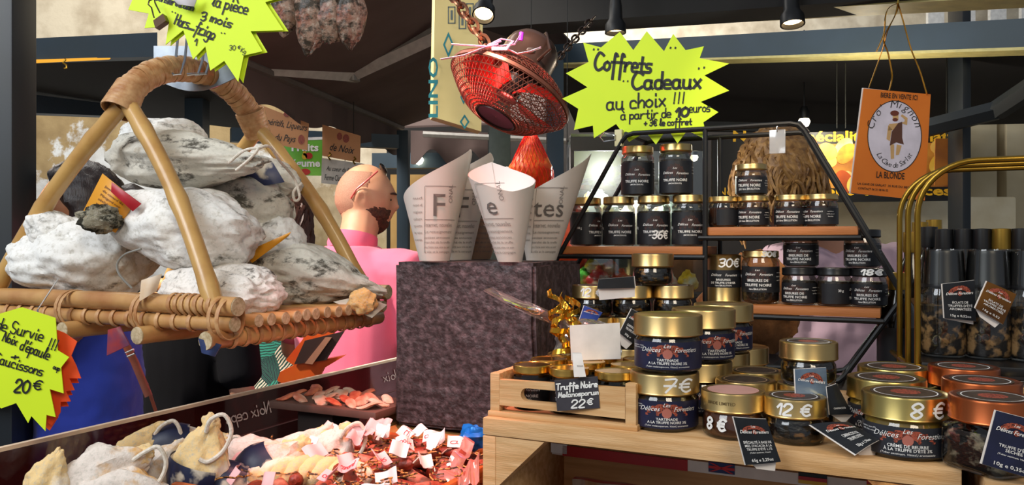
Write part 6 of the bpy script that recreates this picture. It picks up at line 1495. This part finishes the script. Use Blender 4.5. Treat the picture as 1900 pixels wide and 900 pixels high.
# wicker basket with dry sausages, labels and twine
wk = empty('sausage_basket', 'orange wicker basket full of small dry sausages beside the wooden crate', 'basket', S(-.205, .085, CF+.0005), ANG)
wick = M('orange_wicker', 'c9682a', .5, 0, '9a4418', 40, .3, 80)
for (x0, y0, x1, y1) in ((-.145, -.20, .145, -.20), (.145, -.20, .145, .118), (.145, .118, -.145, .118), (-.145, .118, -.145, -.20)):
    m = MB(); n = int(max(abs(x1-x0), abs(y1-y0))/.012)
    for lv in range(11):
        z = .008+.012*lv
        m.tube([Vector((x0+(x1-x0)*i/(n*2)+(.0035*math.sin(i*math.pi/2+lv*math.pi)*(abs(y1-y0) > .01)), y0+(y1-y0)*i/(n*2)+(.0035*math.sin(i*math.pi/2+lv*math.pi)*(abs(x1-x0) > .01)), z)) for i in range(n*2+1)], .0055, 6)
    m.build('woven_side', wick, wk)
MB().tube([(-.145, -.20, .138), (.145, -.20, .138), (.145, .118, .138), (-.145, .118, .138)], .008, 8, closed=True).build('rim', wick, wk)
MB().box((0, -.04, .004), (.28, .31, .008)).build('base', wick, wk)
MB().grid(lambda u, v: (-.135+.27*u, -.19+.295*v, .10+.022*math.sin(math.pi*u)*math.sin(math.pi*v)+.012*noise.noise(Vector((u*6, v*8, 0)))), 20, 24, (0, 0, -.08)).build('lining', M('lining_red', '7a2a20', .8, 0, '4a1512', 60, .5, 60), wk)
rn = random.Random(21); gSa = 'small dry sausages in the wicker basket'
saum = [M('dry_sausage_red', '9c3a22', .45, 0, '6e2414', 90, .5, 120), M('dry_sausage_pale', 'c9806a', .5, 0, 'a04a34', 80, .5, 120)]
n_ = 0
for i in range(7):
    for j in range(8):
        x = -.118+.04*i+rn.uniform(-.008, .008); y = -.175+.036*j+rn.uniform(-.01, .01); a = rn.uniform(0, 3.14); el = rn.uniform(-.25, .25)
        z = .118+.022*math.sin(math.pi*(x+.135)/.27)*math.sin(math.pi*(y+.19)/.38)+rn.uniform(0, .012); L2 = rn.uniform(.026, .040); r2 = rn.uniform(.008, .0105)
        dr = Vector((math.cos(a), math.sin(a), el)).normalized(); sd = Vector((-dr.y, dr.x, 0))*.006
        o = empty('dry_sausage', '', 'sausage', S(-.205, .085, CF)+U*x+V*y+Z*z, ANG, gSa)
        o['label'] = 'little red brown dry sausage lying in the heap inside the orange wicker basket'
        MB().tube([-dr*L2-sd*.6, -dr*L2*.85-sd*.4, -dr*L2*.4+sd*.4, dr*L2*.4+sd*.4, dr*L2*.85-sd*.4, dr*L2-sd*.6], [r2*.35, r2*.85, r2, r2, r2*.85, r2*.35], 10).build('body', saum[(i+j) % 2], o)
        if (i*3+j) % 2 == 0:
            p0 = dr*L2-sd*.6; MB().tube([p0, p0+dr*.008+Vector((0, 0, .006)), p0+dr*.014+sd+Vector((0, 0, .004))], .0011, 5).build('string', cord_m, o)
gT_ = 'white paper labels among the dry sausages'
tm = [M('label_paper', 'f6ecec', .6), M('label_red_lit', 'f0c4c4', .6, 0, 'e8a8ac', 20)]  # second paper has the lamp's red tint put into its white
for i in range(34):
    x = rn.uniform(-.125, .125); y = rn.uniform(-.18, .095); w = rn.uniform(.018, .03); h = rn.uniform(.016, .024)
    z = .150+.022*math.sin(math.pi*(x+.135)/.27)*math.sin(math.pi*(y+.19)/.38)+rn.uniform(0, .006)
    o = empty('paper_label', 'small folded white paper label lying on the dry sausages in the wicker basket', 'label', S(-.205, .085, CF)+U*x+V*y+Z*z, 0, gT_)
    o.rotation_euler = (rn.uniform(.2, 1.1), rn.uniform(-.5, .5), rn.uniform(-1.2, 1.2))
    MB().grid(lambda u, v: ((u-.5)*w, (v-.5)*h, .004*math.sin(u*5+i)), 8, 4, (0, 0, .0006)).build('paper', tm[i % 2], o)
    if i % 3 == 0:
        m = MB(); put_hand(m, lambda a, b: (a, b, .004*math.sin((a/w+.5)*5+i)+.0011), ['noix', 'cepes', 'ail', 'canard'][i % 4].replace('z', ''), -w*.38, -h*.2, w*.7, h*.45, .0009); m.build('handwriting', M('red_ink', 'd02a3a', .6), o, smooth=False)
m = MB()
for i in range(90):
    x = rn.uniform(-.125, .125); y = rn.uniform(-.18, .09); z = .152; a = rn.uniform(0, 6.28); pts = []
    p = Vector((x, y, z))
    for k_ in range(9):
        a += rn.uniform(-.9, .9); p = p+Vector((math.cos(a)*.007, math.sin(a)*.007, rn.uniform(-.003, .003))); pts.append(p)
    m.tube(pts, .0011, 4)
o = m.build('twine', M('gold_twine', 'c98f4a', .6, 0, '3a2414', 200, lo=.45, hi=.55)); o.location = S(-.205, .085, CF); o.rotation_euler = (0, 0, ANG); tag(o, 'curly gold and dark twine strewn over the dry sausages', 'twine', None, 'stuff')
pinkf = GLASS('pink_film', 'f4c0b4', .14, .12, .35, 'f0a090')
for (a, b, c_, d_, lb) in (((808, 885, .99), (862, 815, 1.08), (880, 828, 1.07), (840, 900, .98), 'tall pink plastic pouch standing in the sausage basket'), ((848, 880, .985), (889, 845, 1.0), (889, 898, .96), (850, 905, .955), 'crumpled pink plastic bag next to the crate corner')):
    pa, pb, pc, pd = P(*a), P(*b), P(*c_), P(*d_); o0 = (pa+pb+pc+pd)/4; o = empty('plastic_pouch', lb, 'bag', o0)
    MB().grid(lambda u, v: (pa*(1-u)+pb*u)*(1-v)+(pd*(1-u)+pc*u)*v-o0+Vector((0, -.008*math.sin(3.14*u)*math.sin(3.14*v), .003*math.sin(u*14))), 16, 10, (0, .010, 0)).build('film', pinkf, o)
    MB().grid(lambda u, v: (pa*(.75-.5*u)+pb*(.25+.5*u))*(.75-.5*v)+(pd*(.75-.5*u)+pc*(.25+.5*u))*(.25+.5*v)-o0+Vector((0, .002, 0)), 6, 4, (0, .003, 0)).build('contents', saum[0], o)
o0 = P(878, 812, 1.10); o = empty('blue_wrapper_sweet', 'crumpled bright blue wrapper among the sausages by the crate', 'wrapper', o0)
MB().blob((0, 0, 0), (.020, .014, .016), 5, .5, 2.5, 20, 14).build('foil', M('bright_blue_foil', '1478d8', .3, .3), o)
kn = empty('red_handle', 'red plastic knife handle sticking up behind the duck pieces', 'utensil', P(672, 806, 1.14)); k0 = Vector(kn.location)
MB().slab([P(648, 822, 1.13)-k0, P(692, 782, 1.15)-k0, P(690, 790, 1.15)-k0, P(660, 826, 1.13)-k0, P(640, 860, 1.11)-k0, P(632, 850, 1.11)-k0], (0, .006, 0)).build('handle', M('red_plastic', 'd8262a', .4), kn)

# ================================================================== gift bag, slate ticket, hang tags
gb = empty('gift_bag', 'cellophane gift bag with curly gold ribbon and blank white card', 'gift', P(1085, 640, 1.0)); o0 = Vector(gb.location)
cel = GLASS('cellophane', 'ffffff', .28, .10, .06)
MB().grid(lambda u, v: P(1062-58*v*1.0-60*v*v+(u-.5)*(26+70*v), 610-30*v-24*v*v+(u-.5)*(10+26*v)+10*math.sin(u*9+v*3), 1.01+.02*math.sin(u*11)+.012*math.sin(v*9+u*5))-o0, 24, 14).build('cellophane_tail', cel, gb)
MB().blob(P(1090, 640, 1.035)-o0, (.042, .028, .032), 6, .2, 2, 28, 18).build('cellophane_body', cel, gb)
gr_m = M('gold_ribbon', 'e0a028', .18, .9, 'f0c050', 20)
rnd = random.Random(4)
for i in range(9):
    c = [(1028, 562), (1040, 575), (1052, 585), (1060, 600), (1040, 615), (1048, 640), (1036, 596), (1055, 650), (1058, 580)][i]; a0_ = rnd.random()*6; m = MB(); rr = rnd.uniform(.009, .016); ax_ = Vector((rnd.uniform(-.6, .6), rnd.uniform(-.3, .3), 1)).normalized(); s1 = ax_.orthogonal().normalized(); s2 = ax_.cross(s1)
    m.grid(lambda u, v: P(c[0], c[1], .985+.006*(i % 3))-o0+s1*rr*math.cos(a0_+u*8.5)*(1-.3*u)+s2*rr*math.sin(a0_+u*8.5)*(1-.3*u)+ax_*(.0065*(v-.5)+.034*(u-.5)), 44, 2, (.0004, 0, 0)); m.build('ribbon_curl', gr_m, gb)
sh = Sheet(P(1105, 634, .972), (.10, -1, .12)); m = MB(); m.slab([sh.at(*p) for p in ((1057, 604), (1150, 599), (1152, 666), (1060, 669))], (0, .0012, 0)); cw(gb, m).build('blank_card', white_card, gb, smooth=False)
st_ = empty('slate_ticket', 'small slate ticket priced 22 euro clipped to the front of the wooden tray', 'price tag', P(1072, 730, .868)); sh = Sheet(P(1072, 730, .868), (-.30, -1, .05)); sh.root = st_
m = MB(); m.slab([sh.at(*p) for p in ((1029, 707), (1109, 699), (1113, 757), (1034, 763))], (0, .004, 0)); cw(st_, m).build('slate', M('ticket_slate', '2a2830', .7, 0, '35323a', 60), st_, smooth=False)
write(sh, [('Truffe Noire', 1032, 724, 76, 11, 2.4, -5), ('Melanosporum', 1036, 738, 74, 9, 2.0, -5), ('22', 1060, 757, 24, 14, 2.8, -3), ('€', 1089, 751, 10, 11, 2.2, -3)], white_ink)
pg = empty('clothes_peg', 'white wooden clothes peg holding the slate ticket on the tray', 'peg', P(1073, 680, .875)); o0 = Vector(pg.location)
for dx in (-.0025, .0025): MB().slab([P(1066, 656, .872)-o0+Vector((dx, 0, 0)), P(1075, 656, .872)-o0+Vector((dx, 0, 0)), P(1083, 699, .862)-o0+Vector((dx, 0, 0)), P(1070, 700, .862)-o0+Vector((dx, 0, 0))], (0, .007, 0)).build('jaw', white_card, pg, smooth=False)
MB().tube([P(1070, 680, .868)-o0, P(1082, 680, .868)-o0], .002, 6).build('spring', M('silver', 'd8d8da', .2, 1), pg)
def hangtag(label, quad, d, mat, lines, back=None, dd=(0, 0, 0, 0), emblem=True, n=None):
    pts = [P(p[0], p[1], d+e) for p, e in zip(quad, dd)]; c = sum(pts, Vector())/4
    root = empty('hang_tag', label, 'tag', c, 0, 'printed hang tags on the jars'); a, b, c2, d2 = [p-c for p in pts]
    nn = (b-a).cross(d2-a).normalized()
    if nn.y > 0: nn = -nn
    f = lambda u, v, l=0: (a*(1-u)+b*u)*v+(d2*(1-u)+c2*u)*(1-v)+nn*(l+.0012*math.sin(math.pi*u))
    MB().grid(lambda u, v: f(u, v), 8, 6, nn*-.0005).build('front', mat, root)
    MB().grid(lambda u, v: f(u*1.03-.03, v*1.01-.005, -.0011), 8, 6, nn*-.0004).build('white_edge', white_card, root)
    if back:
        q = [P(p[0], p[1], d+.004)-c for p in back]; MB().slab(q, (0, .0005, 0)).build('back_leaf', white_card, root, smooth=False)
    w = (b-a).length; h = (d2-a).length; k_ = w/h; g = lambda x, y: f(x+.5, y, .0007)
    if emblem:
        m = MB(); vs = []; nq = 18
        for i in range(nq+1):
            t = math.pi*i/nq; vs += [g(.36*math.cos(t), .70+.22*k_*math.sin(t)), g(.22*math.cos(t), .70+.10*k_*math.sin(t))]
        m.add(vs, [(2*i, 2*i+1, 2*i+3, 2*i+2) for i in range(nq)]); ellipse(m, g, 0, .70, .07, .07*k_, 16); m.build('emblem', emb, root, smooth=False)
        lines = [('Les', .14, .80, .07, .3), ('Délices Forestiers', .86, .67, .10, .35)]+lines
    m = MB()
    for t, w_, y, s_, sh_ in lines: put_print(m, g, t, 0, y, w_, size=s_, bold=.012, shear=sh_)
    m.build('lettering', white_ink, root, smooth=False); return root
hangtag('black tag about acacia honey leaning on the 8 euro amber jar', [(1361, 774), (1422, 778), (1449, 857), (1384, 863)], .752, blk_card, [('SPÉCIALITÉ À BASE DE', .82, .45, .075, 0), ('MIEL D\'ACACIA À LA', .78, .375, .075, 0), ('TRUFFE D\'ÉTÉ 1,1%', .74, .30, .075, 0), ('(Tuber aestivum, Vittad.)', .6, .24, .04, .2), ('65g e 2,29oz', .62, .06, .09, 0)], [(1392, 858), (1440, 856), (1438, 874), (1404, 870)])
blut = M('shiny_blue_tag', '4a5f78', .25, .4, '9fb4c8', 12)
hangtag('shiny bluish tag hanging from the truffle slice stack', [(1475, 685), (1533, 682), (1538, 775), (1478, 746)], .815, blut, [('CARPACCIO DE', .7, .25, .09, 0), ('TRUFFE D\'ÉTÉ', .66, .14, .09, 0)], emblem=True)
hangtag('black tag about sliced truffle lying on the crate beside the cream jar', [(1504, 787), (1574, 783), (1632, 815), (1588, 842)], .745, blk_card, [('CARPACCIO DE', .5, .42, .13, 0), ('TRUFFE D\'ÉTÉ', .46, .28, .13, 0), ('50g e 1,76oz', .5, .08, .11, 0)], [(1560, 812), (1628, 820), (1622, 856), (1596, 846)], (.02, .03, -.008, -.012))
hangtag('dark folded tag propped behind the lying black tag', [(1534, 718), (1552, 712), (1582, 768), (1540, 770)], .80, blk_card, [('CARPACCIO', .6, .2, .08, 0)], [(1542, 770), (1582, 770), (1566, 786)], emblem=False)
hangtag('navy tag about dried truffle on the nearest copper lidded jar', [(1849, 762), (1926, 782), (1926, 892), (1823, 861)], .648, navy_lab, [('TRUFFE D\'ÉTÉ', .62, .40, .075, 0), ('SÉCHÉE', .34, .33, .075, 0), ('(Tuber aestivum, Vittad.)', .6, .26, .04, .2), ('10g e 0,35oz.', .66, .06, .09, 0)])
hangtag('black tag about truffle flakes on the first tall jar', [(1749, 527), (1808, 520), (1811, 596), (1753, 590)], .944, blk_card, [('ÉCLATS DE', .5, .43, .085, 0), ('TRUFFES D\'ÉTÉ', .78, .34, .085, 0), ('AROMATISÉE', .7, .25, .085, 0), ('15g e 0,52oz', .66, .07, .085, 0)], [(1752, 591), (1806, 595), (1806, 602), (1754, 592)])
hangtag('golden brown tag tilted on the second tall jar', [(1832, 522), (1886, 546), (1861, 602), (1810, 572)], .918, M('gold_tag', '8a5a20', .3, .5, '4a2c10', 16), [('ÉCLATS DE', .5, .43, .085, 0), ('TRUFFES D\'ÉTÉ', .78, .34, .085, 0), ('AROMATISÉE', .7, .25, .085, 0), ('15g e 0,52', .6, .07, .085, 0)], [(1811, 574), (1855, 600), (1846, 608), (1818, 588)])
hangtag('black tag slanting on the back row jars beside the white card', [(1172, 573), (1211, 595), (1174, 637), (1149, 618)], 1.10, blk_card, [('CARPACCIO DE', .7, .40, .11, 0), ('TRUFFE D\'ÉTÉ', .66, .27, .11, 0), ('50g e', .4, .08, .1, 0)], [(1150, 619), (1173, 637), (1162, 648), (1152, 640)])
hangtag('black tag with white leaf sticking out from the topmost back row jar', [(1178, 534), (1176, 513), (1111, 518), (1108, 536)][1:]+[(1178, 534)], 1.115, blk_card, [], [(1110, 536), (1178, 532), (1178, 551), (1112, 557)], emblem=False)
hangtag('blue tag behind the gold ribbon', [(1084, 567), (1118, 580), (1106, 597), (1073, 600)], 1.125, M('blue_tag', '2c4596', .35, .2, '3f5ab0', 30), [], emblem=True)

# ================================================================== sweets case and rock behind the shelf
sc_ = empty('sweets_case', 'black framed lit glass case of wrapped sweets behind the wire shelf', 'display case', (.272, 1.80, 0))
X0, X1, Y0, Y1, z0, z1 = -.143, .143, -.07, .07, CZ-.115, CZ+.225
MB().box((0, 0, (z0)/2), (.286, .14, z0), bev=.003).build('base_cabinet', M('case_black', '0d0d0e', .3), sc_)
for x in (X0, X1):
    for y in (Y0, Y1): MB().box((x, y, (z0+z1)/2), (.007, .007, z1-z0)).build('corner_frame', black_metal, sc_)
for y in (Y0, Y1): MB().box((0, y, z1-.014), (.293, .009, .03)).build('top_frame', black_metal, sc_)
MB().box((0, 0, z1+.004), (.293, .15, .006)).build('top_glass', GLASS('case_glass', 'eef4f2', .12), sc_)
MB().box((0, Y0, (z0+z1)/2), (.28, .003, z1-z0-.02)).build('front_glass', GLASS('case_glass', 'eef4f2', .12), sc_)
MB().box((0, 0, CZ-.035), (.28, .13, .004)).build('shelf', GLASS('case_glass', 'eef4f2', .12), sc_)
MB().box((0, Y1-.004, (z0+z1)/2), (.28, .004, z1-z0-.01)).build('back_panel', M('case_back', '17120f', .6), sc_)
lamp('sweets_case_lamp', 'POINT', (.215, 1.80, CZ+.165), (0, 0, 0), 5, (1, .97, .9), .012)
cc_ = ['e8f0f4', 'd9e8dc', '5cb848', 'e8c020', 'e2621c', 'c83a2a', 'd8e6ea', 'f0e2d0', '4aa04a', 'd02a34', 'f2d030', '9ab8d8']
rnd = random.Random(8)
for i, (x, z, r_, c_) in enumerate(((-.085, CZ+.045, .055, 0), (.0, CZ+.035, .045, 7), (.075, CZ+.035, .042, 1), (-.125, CZ+.0, .026, 2), (.11, CZ+.02, .028, 4), (-.115, CZ-.085, .024, 2), (-.08, CZ-.086, .027, 9), (-.03, CZ-.088, .024, 5), (.02, CZ-.088, .024, 11), (.07, CZ-.088, .024, 6), (.115, CZ-.088, .022, 3), (-.095, CZ-.052, .016, 10), (-.055, CZ-.055, .016, 4))):
    o = empty('sweets_bag', '', 'sweets', (.272+x, 1.80+.012*(i % 2)-.02, z), 0, 'bags of sweets in the lit case')
    nm = ['white', 'pale green', 'green', 'yellow', 'orange', 'red', 'pale blue', 'cream', 'green', 'red', 'yellow', 'blue'][c_]
    o['label'] = '%s sweets bag on the lit case %s, %s' % (nm, 'shelf' if z > CZ-.03 else 'floor', ['leftmost big one', 'big one in the middle', 'big one at right', 'small one at the left frame', 'small one at the right frame', 'at the left frame', 'beside the green one', 'left of the middle', 'middle', 'right of the middle', 'at the right frame', 'topmost at left', 'topmost beside it'][i])
    MB().blob((0, 0, 0), (r_, r_*.7, r_*(1.15 if i < 3 else .95)), i+40, .25, 2.4, 26, 18, None, None, .1).build('bag', M('sweet_%d' % c_, cc_[c_], .3, 0, cc_[(c_+3) % 12], 30, lo=.5, hi=.7), o)
    MB().blob((0, 0, r_*1.05), (r_*.3, r_*.2, r_*.25), i, .4, 3, 14, 10).build('twist', M('sweet_%d' % c_, cc_[c_], .3), o)
rk = empty('rough_stone', 'big brown rough stone standing behind the wire shelf', 'stone', P(1388, 600, 1.46)*1); rk.location = (P(1388, 600, 1.46).x, 1.46, TOP+.085)
MB().blob((0, 0, 0), (.088, .062, .092), 12, .22, 2.2, 60, 40, None, lambda p, d: Vector((p.x, p.y, max(-.0845, p.z))), .07).build('stone', M('brown_stone', 'cf8d56', .95, 0, '94603a', 24, .9, 60), rk)
